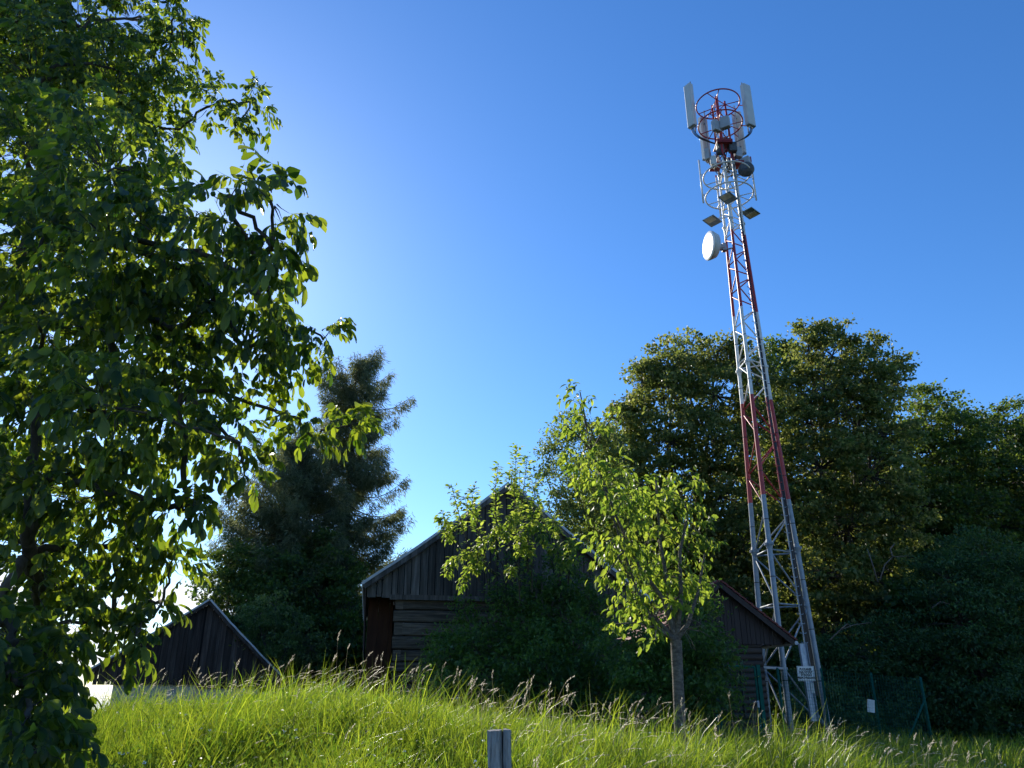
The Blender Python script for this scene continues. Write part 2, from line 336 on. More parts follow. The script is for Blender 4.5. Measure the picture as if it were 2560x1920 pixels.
def tree(name, label, cat, base, r0, lobes, per_m2, k, clump, L, W, mat, bark='bark', droop=.3, tmpl=T_SIMPLE, group=None, trunk_f=.5, twig=.02, tfrac=.5, shell=.3, extra=None, up=.6):
    x, y = base; bz = gz(x, y); root = empty(name, (x, y, bz), label, cat, group)
    lobes = [lobe(*l) for l in lobes]
    zc = np.mean([c[2] for c, _ in lobes]); xc = np.mean([c[0] for c, _ in lobes]); ycn = np.mean([c[1] for c, _ in lobes])
    top = Vector((x + (xc - x) * trunk_f * .6, y + (ycn - y) * trunk_f * .6, bz + (zc - bz) * trunk_f))
    mb = MB(); limbs(mb, (x, y, bz), top, [(c, r0 * .38 * (1 if rr[0] > .8 else .7)) for c, rr in lobes], r0, max(.008, r0 * .06))
    T, O, C = tips_in(lobes, per_m2, shell)
    twigs(mb, T, C, twig, tfrac)
    mb.build('trunk', M[bark], root, smooth=True)
    n = len(T) * k; Tk = np.repeat(T, k, 0); Ok = np.repeat(O, k, 0)
    P = Tk + rng.normal(size=(n, 3)) * clump * np.array([1.15, 1.15, .38]); D = nrm(Ok * .5 + rdir(n) * .8 + np.array([0, 0, -droop])); Nn = nrm(rdir(n) * .7 + np.array([0, 0, up]))
    l = L * rng.uniform(.65, 1.25, n); V, F = leaves(P, D, Nn, l, l * W / L, tmpl)
    if extra is not None:
        V2, F2 = extra; F = F + [f + len(V) for f in F2]; V = np.concatenate([V, V2])
    np_mesh('crown', V, F, mat if not isinstance(mat, str) else M[mat], root)
    return root
# ------------------------------------------------------------------ walnut tree, close on the left
WL = [(-60,60,130,8,1.0),(60,60,130,8,1.),(200,80,120,8,1.),(330,50,95,8.5,.8),(470,40,60,7.5,.5),(490,120,50,7.5,.4),(100,220,130,7,1.),(280,230,130,7.5,1.),(420,190,90,8,.7),(420,310,85,8,.7),
      (560,265,55,7.5,.35),(650,255,52,7.5,.3),(600,320,30,7.4,.2),(90,400,140,6,1.),(270,430,130,5.5,1.),(420,450,85,6,.8),(510,540,75,5,.6),(600,510,65,4.6,.4),(690,500,45,4.4,.22),(100,620,140,6,1.),
      (280,610,140,5,.9),(450,620,110,5,.8),(590,660,105,5,.6),(690,620,45,4.6,.25),(680,740,60,5,.4),(100,820,130,6.5,1.),(280,830,150,6,1.),(470,820,130,6,.9),(620,850,105,6,.6),(740,830,50,6,.35),
      (820,850,40,6,.22),(90,1030,150,6,1.),(290,1020,150,5,.9),(480,1010,120,6,.8),(600,1090,75,6,.5),(730,1030,65,6.5,.35),(800,1080,55,6.5,.3),(885,1065,45,6.5,.22),(640,1160,50,6,.3),(100,1220,140,6,1.),
      (250,1230,110,6,.8),(370,1190,60,6.5,.5),(430,1270,35,6.2,.2),(495,1275,32,6,.18),(90,1400,140,6.5,1.),(270,1400,110,7,.8),(390,1400,80,7,.6),(470,1450,55,7,.35),(140,1560,115,6.5,.8),
      (300,1560,75,7,.4),(430,1540,55,7,.3),(380,1620,35,6.6,.2),(-80,1650,110,6,1.),(20,1560,80,6,.8),(40,1600,70,5.8,.6),(130,1640,60,5.8,.5),(20,1700,80,5.5,.6),(60,1820,80,5.2,.5),(30,1640,70,5.6,.6),(90,1770,70,5.4,.6),(0,1780,90,5.6,.8),(60,1900,90,5.0,.5),(710,860,45,6.2,.3),(560,760,90,5.8,.7),(700,800,45,6.3,.3),(50,1700,75,5.5,.5),(150,1640,55,6.5,.4),(40,1860,100,5.2,.5),(130,1880,50,5.1,.3),(-150,300,200,8,1.6),(-180,800,220,8,1.6),(-180,1200,200,8,1.6)]
def walnut():
    bx, by = -8.0, 10.8; bz = gz(bx, by)
    root = empty('walnut_tree', (bx, by, bz), 'large walnut tree with drooping leaflets, its crown reaching over the small dark barn', 'tree')
    WL2 = [(p - (32 if p > 380 and q < 1350 and r > 46 else 12 if p > 380 and q < 1350 else 42 if p > 350 else 15 if q > 1350 else 0), q - (32 if q > 1350 and p > 250 else 0), r, Y, rd) for p, q, r, Y, rd in WL]
    LB = [lobe(p, q, r * 1.0, Y * 1.32 if Y >= 4.7 else Y * 1.15, rd * 1.25) for p, q, r, Y, rd in WL2]
    # deeper interior lobes so that the crown has body behind the outer shell
    for p, q, r, Y, rd in WL:
        if r >= 115 and p > -100: LB.append(lobe(p + random.uniform(-25, 5), q + random.uniform(-30, 30), r * .92, Y * 1.32 + 2.0, 1.0))
    mb = MB(); forks = [Vector((bx + .2, by - .2, z)) for z in (2.4, 3.8, 5.2, 6.8, 8.4)]
    mb.tube([Vector((bx, by, bz - .3)), Vector((bx + .05, by, bz + .6))] + forks, [.30, .24, .21, .18, .15, .11, .07], 12, False)
    nodes = [(Vector(q), None) for q in forks]; order = sorted(range(len(LB)), key=lambda i: abs(LB[i][0][0] - bx) + .6 * abs(LB[i][0][1] - by)); par = {}
    for i in order:
        c = Vector(LB[i][0]); best = min(range(len(nodes)), key=lambda j: (nodes[j][0] - c).length + .35 * max(0, nodes[j][0].z - c.z) + (.0 if j >= len(forks) else .4))
        nodes.append((c, best)); par[len(nodes) - 1] = best
    cnt = [1] * len(nodes)
    for j in range(len(nodes) - 1, len(forks) - 1, -1): cnt[par[j]] += cnt[j]
    for j, p_ in par.items():
        st, tg = nodes[p_][0], nodes[j][0]; gp = nodes[par[p_]][0] if p_ in par else st - Vector((0, 0, .8)); tan = (st - gp).normalized() * (tg - st).length * .35
        r1_ = .009 * cnt[j] ** .55 + .003; r0_ = min(.009 * cnt[p_] ** .55 + .003, r1_ * 1.6); P = []; R_ = []
        for g in np.linspace(0, 1, 9):
            P.append(st * (1 - g) ** 3 + (st + tan) * 3 * g * (1 - g) ** 2 + (st.lerp(tg, .7) + Vector((0, 0, .10))) * 3 * g * g * (1 - g) + tg * g ** 3 + Vector([random.uniform(-1, 1) * .035 * (0 < g < 1) for _ in range(3)])); R_.append(r0_ * (1 - g) + r1_ * g)
        mb.tube(P, R_, 7, False)
    T, O, C = tips_in(LB, 24, .12, mn=8); C = C * .7 + T * .3
    twigs(mb, T, C, .007, .8)
    mb.build('trunk', M['bark'], root, smooth=True)
    # compound leaves: rosettes of rachises that carry paired leaflets
    kr = 3; n = len(T) * kr; Tk = np.repeat(T, kr, 0); Ok = np.repeat(O, kr, 0)
    Rd = nrm(Ok * .7 + rdir(n) * .8 + np.array([0, 0, .1])); RL = rng.uniform(.16, .30, n)
    side = nrm(np.cross(Rd, np.array([0, 0, 1.]) + rdir(n) * .25))
    Pl, Dl, Nl, Ll = [], [], [], []; rv = []; rf = []
    for fpos, sgn, sc in ((.35, -1, .6), (.38, 1, .62), (.62, -1, .85), (.65, 1, .87), (.88, -1, 1.), (.9, 1, 1.0), (1., 0, 1.2)):
        keep = rng.random(n) < .93
        p = Tk + Rd * (RL * fpos)[:, None] + np.array([0, 0, -1.]) * (RL * .35 * fpos ** 2)[:, None]
        d = nrm(Rd * (.65 if sgn else 1.) + side * sgn * .8 + np.array([0, 0, -.8]) + rdir(n) * .3)
        Pl.append(p[keep]); Dl.append(d[keep]); Nl.append(nrm(np.cross(side, Rd) * 1.0 + rdir(n) * .5)[keep]); Ll.append((sc * rng.uniform(.085, .17, n))[keep])
    P = np.concatenate(Pl); D = np.concatenate(Dl); Nn = np.concatenate(Nl); L = np.concatenate(Ll); D = nrm(D + np.array([0, 0, -.35]))
    V, F = leaves(P, D, Nn, L, L * rng.uniform(.38, .56, len(L)), T_OBOV)
    # stalks
    pr = np.repeat(Rd[:, None], 1, 1)[:, 0]; V2, F2 = leaves(Tk, Rd + np.array([0, 0, -.2]), side, RL, np.full(n, .006), T_STRIP)
    F = F + [f + len(V) for f in F2]; V = np.concatenate([V, V2])
    np_mesh('crown', V, F, M['walnut'], root)
    # green nuts
    near = [i for i in range(len(T)) if T[i][1] < 6.5]
    for i in rng.choice(near, 24, replace=False):
        c = Vector(T[i]) + Vector((0, 0, -.05)); r = .021; mb = MB()
        mb.tube([c + Vector((0, 0, z * r)) for z in (-1, -.7, 0, .7, 1)], [r * q for q in (.2, .72, 1, .72, .2)], 8)
        mb.build('nut', M['weed'], root, smooth=True)
walnut()
# ------------------------------------------------------------------ cherry tree
def cherry():
    spec = [(1450,1010,48,9.6),(1480,1060,50,9.7),(1410,1060,22,9.6),(1530,1045,25,9.8),(1455,1130,58,9.8),(1500,1190,70,10),(1560,1250,95,10),(1640,1240,80,10.2),(1700,1240,55,10),(1738,1205,28,9.7),
            (1560,1340,95,9.8),(1650,1340,100,10.2),(1735,1320,60,10),(1770,1370,35,9.9),(1530,1420,55,9.7),(1600,1440,80,9.9),(1680,1440,80,10.2),(1750,1450,45,10),(1560,1510,42,9.8),(1630,1530,60,10),(1690,1500,50,10),
            (1540,1560,20,9.7),(1640,1600,26,9.8),(1505,1350,38,9.6)]
    bx, by = 1.98, 10.0; bz = gz(bx, by)
    root = empty('cherry_tree', (bx, by, bz), 'young cherry tree with sunlit yellow-green leaves and bare grey trunk on the grass crest', 'tree')
    LB = [lobe(p, q, r * 1.1, Y, max(.2, pxl(r, q, Y)) * 1.4) for p, q, r, Y in spec]
    mb = MB(); fork = at(1690, 1600, 10.0)
    base = Vector((bx, by, bz))
    mb.tube([base - Vector((0, 0, .2)), base + Vector((0, 0, .08)), base.lerp(fork, .35), base.lerp(fork, .7), fork], [.105, .09, .072, .066, .070], 14, False)
    stems = [[(1690,1600),(1660,1500),(1600,1420),(1540,1290),(1480,1130),(1450,980)], [(1690,1600),(1672,1480),(1650,1350),(1640,1200)], [(1690,1600),(1702,1500),(1700,1380),(1720,1280),(1738,1200)],
             [(1690,1600),(1720,1560),(1745,1480),(1765,1370)], [(1690,1600),(1650,1560),(1600,1510),(1560,1420),(1520,1340)], [(1690,1600),(1640,1570),(1600,1500),(1560,1380),(1500,1190)]]
    SP_ = []
    for j, s in enumerate(stems):
        P = [at(a, b, 10 + (.25 * math.sin(j * 2.1)) * i / len(s)) for i, (a, b) in enumerate(s)]
        m = len(P); mb.tube(P, [.034 * (1 - i / m) ** 1.3 + .005 for i in range(m)], 8, False); SP_ += P[1:]
    for c, rr in LB:
        f = min(SP_, key=lambda q: (q - Vector(c)).length + max(0, q.z - c[2]) * .8); mb.tube([f, f.lerp(Vector(c), .5) + Vector((0, 0, .04)), Vector(c)], [.016, .011, .007], 5, False)
    for i in range(7):                                   # dead bare twigs near the fork
        a = at(1700 + random.uniform(-15, 30), 1530 + random.uniform(0, 60), 9.95); d = Vector((random.uniform(.05, .25), -.1, random.uniform(-.25, .05)))
        mb.tube([a, a + d * .6 + Vector((0, 0, .03)), a + d], [.008, .005, .003], 4, False)
    T, O, C = tips_in(LB, 33, .1); twigs(mb, T, C, .004, .5)
    mb.build('trunk', M['bark_pale'], root, smooth=True)
    k = 8; n = len(T) * k; P = np.repeat(T, k, 0) + rng.normal(size=(n, 3)) * np.array([.05, .05, .045])
    D = nrm(np.repeat(O, k, 0) * .55 + rdir(n) * .7 + np.array([0, 0, -.75])); Nn = nrm(rdir(n) * .7 + np.array([0, -.1, .7]))
    L = rng.uniform(.06, .14, n); V, F = leaves(P, D, Nn, L, L * rng.uniform(.36, .5, n), T_BROAD)
    np_mesh('crown', V, F, M['cherry'], root)
cherry()
# ------------------------------------------------------------------ wooden barn with the overgrown gable
def plane_frame(O, ang):
    g = Vector((math.cos(ang), math.sin(ang), 0)); d = Vector((-math.sin(ang), math.cos(ang), 0)); return Vector(O), g, d
def on_plane(px, py, fr):
    O, g, d = fr; p = at(px, py, 1.0) - Vector((0, 0, EYE)); c = Vector((0, 0, EYE)); t = (O - c).dot(d) / p.dot(d); q = c + p * t
    return (q - O).dot(g), q.z
def boards(mb, fr, s0, s1, zb, ztop, wid, t0=0, th=.025, gap=.006, jz=.03):
    O, g, d = fr; s = s0
    while s < s1 - .02:
        w_ = min(wid * random.uniform(.65, 1.4), s1 - s); a, b = s + gap / 2, s + w_ - gap / 2; z0 = zb + random.uniform(-jz, jz * .3)
        off = d * (t0 + random.uniform(-.008, .006))
        pk = [ss for ss in getattr(ztop, 'kinks', []) if a < ss < b]
        cs = [a] + pk + [b]
        pts = [O + g * a + Vector((0, 0, z0)), O + g * b + Vector((0, 0, z0))] + [O + g * q + Vector((0, 0, ztop(q))) for q in reversed(cs)]
        pts = [Vector((p.x, p.y, p.z - O.z)) + off for p in pts]
        mb.prism(pts, d * th); s += w_
def gable_barn(root, fr, eL, pk, eR, depth, over, roofth, mats, plants=False):
    """eL, pk, eR: (s, z) roof line. returns roof parts"""
    O, g, d = fr; P = lambda s, t, z: Vector((O.x, O.y, 0)) + g * s + d * t + Vector((0, 0, z))
    for (a, b, nm) in ((eL, pk, 'roof'), (pk, eR, 'roof')):
        dv = Vector((b[0] - a[0], 0, b[1] - a[1])).normalized(); up = Vector((-dv.z, 0, dv.x)); L_ = math.hypot(b[0] - a[0], b[1] - a[1]); rs = random.Random(int(a[0] * 50) + 3)
        K = 14; wob = [-.035 * math.sin(math.pi * i / K) + rs.uniform(-.010, .010) * (0 < i < K) for i in range(K + 1)]
        def strip(lo, hi, t0, vec, ov=0, jag=0):
            c = lambda i, h_: P(a[0] + dv.x * (L_ * i / K + (ov if i == K else 0)) + up.x * (h_ + wob[i]), t0, a[1] + dv.z * (L_ * i / K) + up.z * (h_ + wob[i]))
            mb = MB(); mb.prism([c(i, lo + rs.uniform(-jag, jag)) for i in range(K + 1)] + [c(i, hi) for i in reversed(range(K + 1))], vec); return mb
        rf = strip(0, roofth, -over, d * (depth + over)).build(nm, M[mats[0]], root)
        strip(-.10, .012, -over - .03, d * .027, jag=.008).build('verge_board', M[mats[1]], rf)
        strip(.018, roofth + .03, -over - .035, d * .032).build('edge_flashing', M[mats[2]], rf)
        for i in range(1, 12):                           # raised sheet seams running along the slope
            t = -over + (depth + over) * i / 12; strip(roofth, roofth + .03, t, d * .03).build('roof_seam', M[mats[0]], rf)
def barn():
    a = 20.0; O = at(912, 1466, a); O.z = 0; fr = plane_frame(O, R(10)); _, g, d = fr
    sp, zp = on_plane(1272, 1214, fr); _, ze = on_plane(912, 1466, fr); s1, z1 = on_plane(1502, 1408, fr)
    sl = (z1 - zp) / (s1 - sp); sR = sp * 2.02; zR = zp + sl * (sR - sp)
    root = empty('log_barn', (O.x, O.y, gz(O.x, O.y)), 'old log barn with dark board gable, overgrown by a bush', 'barn')
    def top(s): return (ze + (zp - ze) * s / sp if s < sp else zp + sl * (s - sp)) - .03
    top.kinks = [sp]
    _, zb = on_plane(1000, 1490, fr)
    mb = MB(); boards(mb, fr, .06, sR - .06, zb, top, .19, t0=.0, gap=.02, jz=.05); mb.build('gable', M['boards'], root)
    mb = MB(); P = lambda s, t, z: Vector((O.x, O.y, 0)) + g * s + d * t + Vector((0, 0, z))
    mb.prism([P(.10, .05, zb + .1), P(sR - .1, .05, zb + .1), P(sR - .1, .05, zR - .1), P(sp, .05, zp - .12), P(.10, .05, ze - .08)], d * .03); mb.build('gable_gap_shade', M['dark'], root)  # near-black sheet behind the boards, stands in for shade in their gaps
    gable_barn(root, fr, (-.05, ze), (sp, zp), (sR + .05, zR), 11, .18, .05, ('sheet', 'boards', 'sheet'))
    # hewn log walls with corner joints
    s0, _ = on_plane(988, 1520, fr); zg = gz(O.x + 1, O.y) - .3
    wallm = MB(); z = zg; k = 0; rr = random.Random(3)
    def hewn(A, B, hgt, th, inward):
        A = Vector(A); B = Vector(B); u = (B - A).normalized(); n = 26; vs = []; fs = []
        for i in range(n + 1):
            p = A.lerp(B, i / n); e = [rr.uniform(-.012, .012) for _ in range(6)]
            prof = [(0.02 + e[0], .004 + abs(e[1])), (-.004 + e[1], .03), (-.008 + e[2], hgt * .55), (-.004 + e[3], hgt - .04), (.02 + e[4], hgt - .012), (th, hgt - .01), (th, .01)]
            vs += [p + inward * q + Vector((0, 0, h_)) for q, h_ in prof]
        m = 7
        for i in range(n):
            for j in range(m): fs.append((i * m + j, (i + 1) * m + j, (i + 1) * m + (j + 1) % m, i * m + (j + 1) % m))
        fs += [tuple(range(m))[::-1], tuple(n * m + j for j in range(m))]; wallm.add(vs, fs)
    while z < zb - .05:
        h_ = min(rr.uniform(.24, .33), zb - z); e = .0 if k % 2 else -.16
        hewn(P(s0 + (.0 if k % 2 else -.03), .10, z), P(sR - .75, .10, z), h_ + .0, .18, d)
        hewn(P(s0 + .02, 11 - .3, z), P(s0 + .02, .10 + (.25 if not k % 2 else -.015), z), h_, .18, g)
        hewn(P(sR - .75, .3, z), P(sR - .75, 10.7, z), h_, .18, -g)
        z += h_; k += 1
    wallm.build('log_wall', M['logs'], root)
    mb = MB(); mb.prism([P(s0 + .25, .16, zg), P(sR - 1.0, .16, zg), P(sR - 1.0, .16, zb), P(s0 + .25, .16, zb)], d * .04); mb.build('wall_gap_shade', M['dark'], root)  # added near-black sheet within the logs, its colour gives the shade between them
    mb = MB(); mb.prism([P(.2, 10.6, zg), P(sR - .2, 10.6, zg), P(sR - .2, 10.6, zR), P(sp, 10.6, zp - .2), P(.2, 10.6, ze)], d * .05); mb.build('back_wall', M['boards'], root)
    mb = MB(); mb.box(P((s0 + sR) / 2 - .3, .06, zb - .03), (sR - s0 - .3, .16, .12), (g, d, Vector((0, 0, 1)))); mb.build('tie_beam', M['boards'], root)
    # boarded side passage under the eaves
    mb = MB(); boards(mb, fr, .12, s0 - .02, zg, lambda s: zb + .3, .24, t0=.9, gap=.008); mb.build('passage_boards', M['brownboards'], root)
    mb = MB(); bs, bz_ = on_plane(921, 1660, fr)
    for i in range(30):
        t_ = -.02 + i * .36
        mb.prism([P(.0, t_, ze - .05), P(.035, t_, ze - .05), P(.17, t_, zg), P(.13, t_, zg)], d * .34)
    mb.build('side_boards', M['boards2'], root)
    mb = MB(); mb.prism([P(.08, .06, zb + .12), P(s0 + .3, .06, zb + .12), P(s0 + .3, .06, zb + .16), P(.08, .06, zb + .16)], d * 1.1); mb.prism([P(s0 - .02, .12, zb - .2), P(s0 + .05, .12, zb - .2), P(s0 + .05, .12, zb + .2), P(s0 - .02, .12, zb + .2)], d * .9); mb.build('passage_ceiling', M['boards2'], root)
    mb = MB(); a_ = P(*(on_plane(1333, 1250, fr)[0], 2.0, 0)); zt = on_plane(1333, 1181, fr)[1] * 1.0
    mb.tube([Vector((a_.x, a_.y, zp - 1.0)), Vector((a_.x, a_.y, at(1333, 1180, a_.y).z))], .018, 6); mb.build('aerial_rod', M['white'], root)
    return fr
FR = barn()
# small barn further off
def small_barn():
    a = 30.0; O = at(228, 1678, a); O.z = 0; fr = plane_frame(O, R(24)); _, g, d = fr
    _, ze = on_plane(228, 1678, fr); sp, zp = on_plane(523, 1503, fr); s1, z1 = on_plane(672, 1668, fr); sl = (z1 - zp) / (s1 - sp)
    sR = s1 + .35; zR = zp + sl * (sR - sp)
    root = empty('small_barn', (O.x, O.y, gz(O.x, O.y)), 'small dark board barn with pale metal roof edge, half hidden behind the tall grass', 'barn')
    P = lambda s, t, z: Vector((O.x, O.y, 0)) + g * s + d * t + Vector((0, 0, z))
    def top(s): return (ze + (zp - ze) * s / sp if s < sp else zp + sl * (s - sp)) - .02
    top.kinks = [sp]
    zb = ze - .45; zg = gz(O.x, O.y) - .3
    mb = MB(); gp, _ = on_plane(505, 1600, fr)
    boards(mb, fr, .1, gp - .03, zb, top, .2, gap=.014); top2 = lambda s: top(s); top2.kinks = [sp]
    boards(mb, fr, gp + .03, sR - .1, zb - .1, top2, .2, gap=.012); mb.build('gable', M['boards2'], root)
    mb = MB(); mb.prism([P(.2, .06, zb + .1), P(sR - .2, .06, zb + .1), P(sR - .3, .06, top(sR - .3) - .1), P(sp, .06, zp - .15), P(.5, .06, top(.5) - .1)], d * .03); mb.build('gable_gap_shade', M['dark'], root)  # black sheet added behind the gable, paints the shade between boards
    gable_barn(root, fr, (-.15, ze - .05), (sp, zp), (sR + .1, zR), 7, .2, .05, ('sheet', 'boards2', 'sheet'))
    mb = MB(); mb.prism([P(.8, .12, zg), P(sR - .6, .12, zg), P(sR - .6, .12, zb + .12), P(.8, .12, zb + .12)], d * 6.5); mb.build('plaster_wall', M['plaster'], root)
small_barn()
# ------------------------------------------------------------------ equipment hut
def hut():
    a = 22.0; O = at(1600, 1604, a); O.z = 0; fr = plane_frame(O, R(7)); _, g, d = fr; Z = Vector((0, 0, 1))
    P = lambda s, t, z: Vector((O.x, O.y, 0)) + g * s + d * t + Z * z
    sp, zp = on_plane(1791, 1456, fr); sR, zR = on_plane(1978, 1604, fr); ze = zR; sL = sp - (sR - sp)
    zb = on_plane(1850, 1611, fr)[1]; sw, _ = on_plane(1908, 1640, fr); zg = gz(P(sp, 0, 0).x, a) - .3; sw0 = sp - (sw - sp)
    root = empty('equipment_hut', (P(sp, 0, 0).x, a, zg), 'brown timber hut with red tiled roof at the foot of the mast', 'hut')
    sl = (zp - zR) / (sR - sp)
    def top(s): return zp - sl * abs(s - sp) - .05
    top.kinks = [sp]
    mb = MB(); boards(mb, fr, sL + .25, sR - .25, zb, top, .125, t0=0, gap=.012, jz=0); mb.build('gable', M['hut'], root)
    mb = MB(); mb.prism([P(sL + .3, .05, zb), P(sR - .3, .05, zb), P(sp, .05, zp - .2)], d * .03); mb.build('gable_gap_shade', M['dark'], root)  # black backing added so board gaps get their shade from its colour
    for sg in (-1, 1):
        e = sL if sg < 0 else sR; dv = Vector((e - sp, 0, zR - zp)).normalized(); up = Vector((-dv.z * sg, 0, dv.x * sg)); L_ = math.hypot(e - sp, zR - zp)
        q = lambda u_, v_, t: P(sp + dv.x * u_ + up.x * v_, t, zp + dv.z * u_ + up.z * v_)
        mb = MB(); nrow = 12
        for i in range(nrow):                            # overlapping tile courses
            u0, u1 = L_ * i / nrow, L_ * (i + 1) / nrow + .03
            mb.prism([q(u0, .055, -.26), q(u1, .085, -.26), q(u1, .045, -.26), q(u0, .015, -.26)], d * 5.3)
        rf = mb.build('roof', M['redroof'], root)
        mb = MB(); mb.prism([q(0, .012, -.235), q(L_ - .02, .012, -.235), q(L_ - .02, -.13, -.235), q(0, -.13, -.235)], d * .03); mb.build('verge_board', M['hut'], rf)
        mb = MB(); mb.prism([q(0, .008, -.2), q(L_ - .05, .008, -.2), q(L_ - .05, -.02, -.2), q(0, -.02, -.2)], d * 5.1); mb.build('soffit', M['hut'], rf)
        for i in range(6): mb = MB(); mb.prism([q(L_ * .55, -.021, .3 + i * .8), q(L_ - .03, -.021, .3 + i * .8), q(L_ - .03, -.10, .3 + i * .8), q(L_ * .55, -.12, .3 + i * .8)], d * .07); mb.build('rafter', M['hut'], rf)
        if sg > 0:
            mb = MB(); ctr = [q(L_ + .05, -.02, t) for t in (-.25, 5.0)]; mb.tube(ctr, .055, 8); mb.build('gutter', M['galv'], root)
    # half-round log siding
    def siding(A, B, nrm_):
        mb2 = MB(); z = zg; h_ = .165
        while z < zb - .01:
            hh = min(h_, zb - z); vs = []; prof = [(0, 0), (.028, .02), (.045, hh * .35), (.045, hh * .65), (.028, hh - .02), (0, hh), (-.05, hh), (-.05, 0)]
            for X in (A, B): vs += [Vector(X) + nrm_ * a_ + Z * (z + b_) for a_, b_ in prof]
            m = 8; mb2.add(vs, [(j, m + j, m + (j + 1) % m, (j + 1) % m) for j in range(m)] + [tuple(range(m))[::-1], tuple(range(m, 2 * m))]); z += hh
        return mb2
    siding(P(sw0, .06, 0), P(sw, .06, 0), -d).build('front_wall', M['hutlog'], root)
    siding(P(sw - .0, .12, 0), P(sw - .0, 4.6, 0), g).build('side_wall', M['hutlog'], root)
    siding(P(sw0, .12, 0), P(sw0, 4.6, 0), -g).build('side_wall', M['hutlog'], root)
    # shuttered hatch in the log siding
    mb = MB(); s_a = on_plane(1795, 1640, fr)[0]; s_b = on_plane(1849, 1640, fr)[0]; z_t = on_plane(1800, 1639, fr)[1]; z_b = z_t - 1.55
    for (c_s, c_z, w_, h_) in ((s_a, (z_t + z_b) / 2, .05, z_t - z_b), (s_b, (z_t + z_b) / 2, .05, z_t - z_b), ((s_a + s_b) / 2, z_t, s_b - s_a - .05, .05)):
        mb.box(P(c_s, -.0, c_z), (w_, .05, h_), (g, d, Z))
    mb.build('door_frame', M['hut'], root)
    # steel cable bridge to the mast, white lit rails
    br = empty('cable_bridge', P(sw + .1, .9, at(1925, 1668, 22.5).z), 'pale steel cable tray running from the hut wall to the mast', 'cable tray')
    a0 = P(sw + .06, .7, 0); b0 = Vector((8.05, 24.4, 0)); zt_ = at(1930, 1668, 23).z
    dv = (b0 - a0).normalized(); sd_ = Vector((-dv.y, dv.x, 0))
    for k in (-1, 1):
        mb = MB(); mb.box((a0 + b0) / 2 + sd_ * .15 * k + Z * zt_, ((b0 - a0).length, .03, .06), (dv, sd_, Z)); mb.build('rail', M['galv'], br)
    mb = MB()
    for i in range(7): mb.box(a0.lerp(b0, (i + .5) / 7) + Z * zt_, (.04, .28, .02), (dv, sd_, Z))
    mb.build('rung', M['galv'], br)
    mb = MB(); mb.tube([a0 + Z * (zt_ + .03), b0 + Z * (zt_ + .03)], .035, 6); mb.build('cable', M['black'], br)
hut()
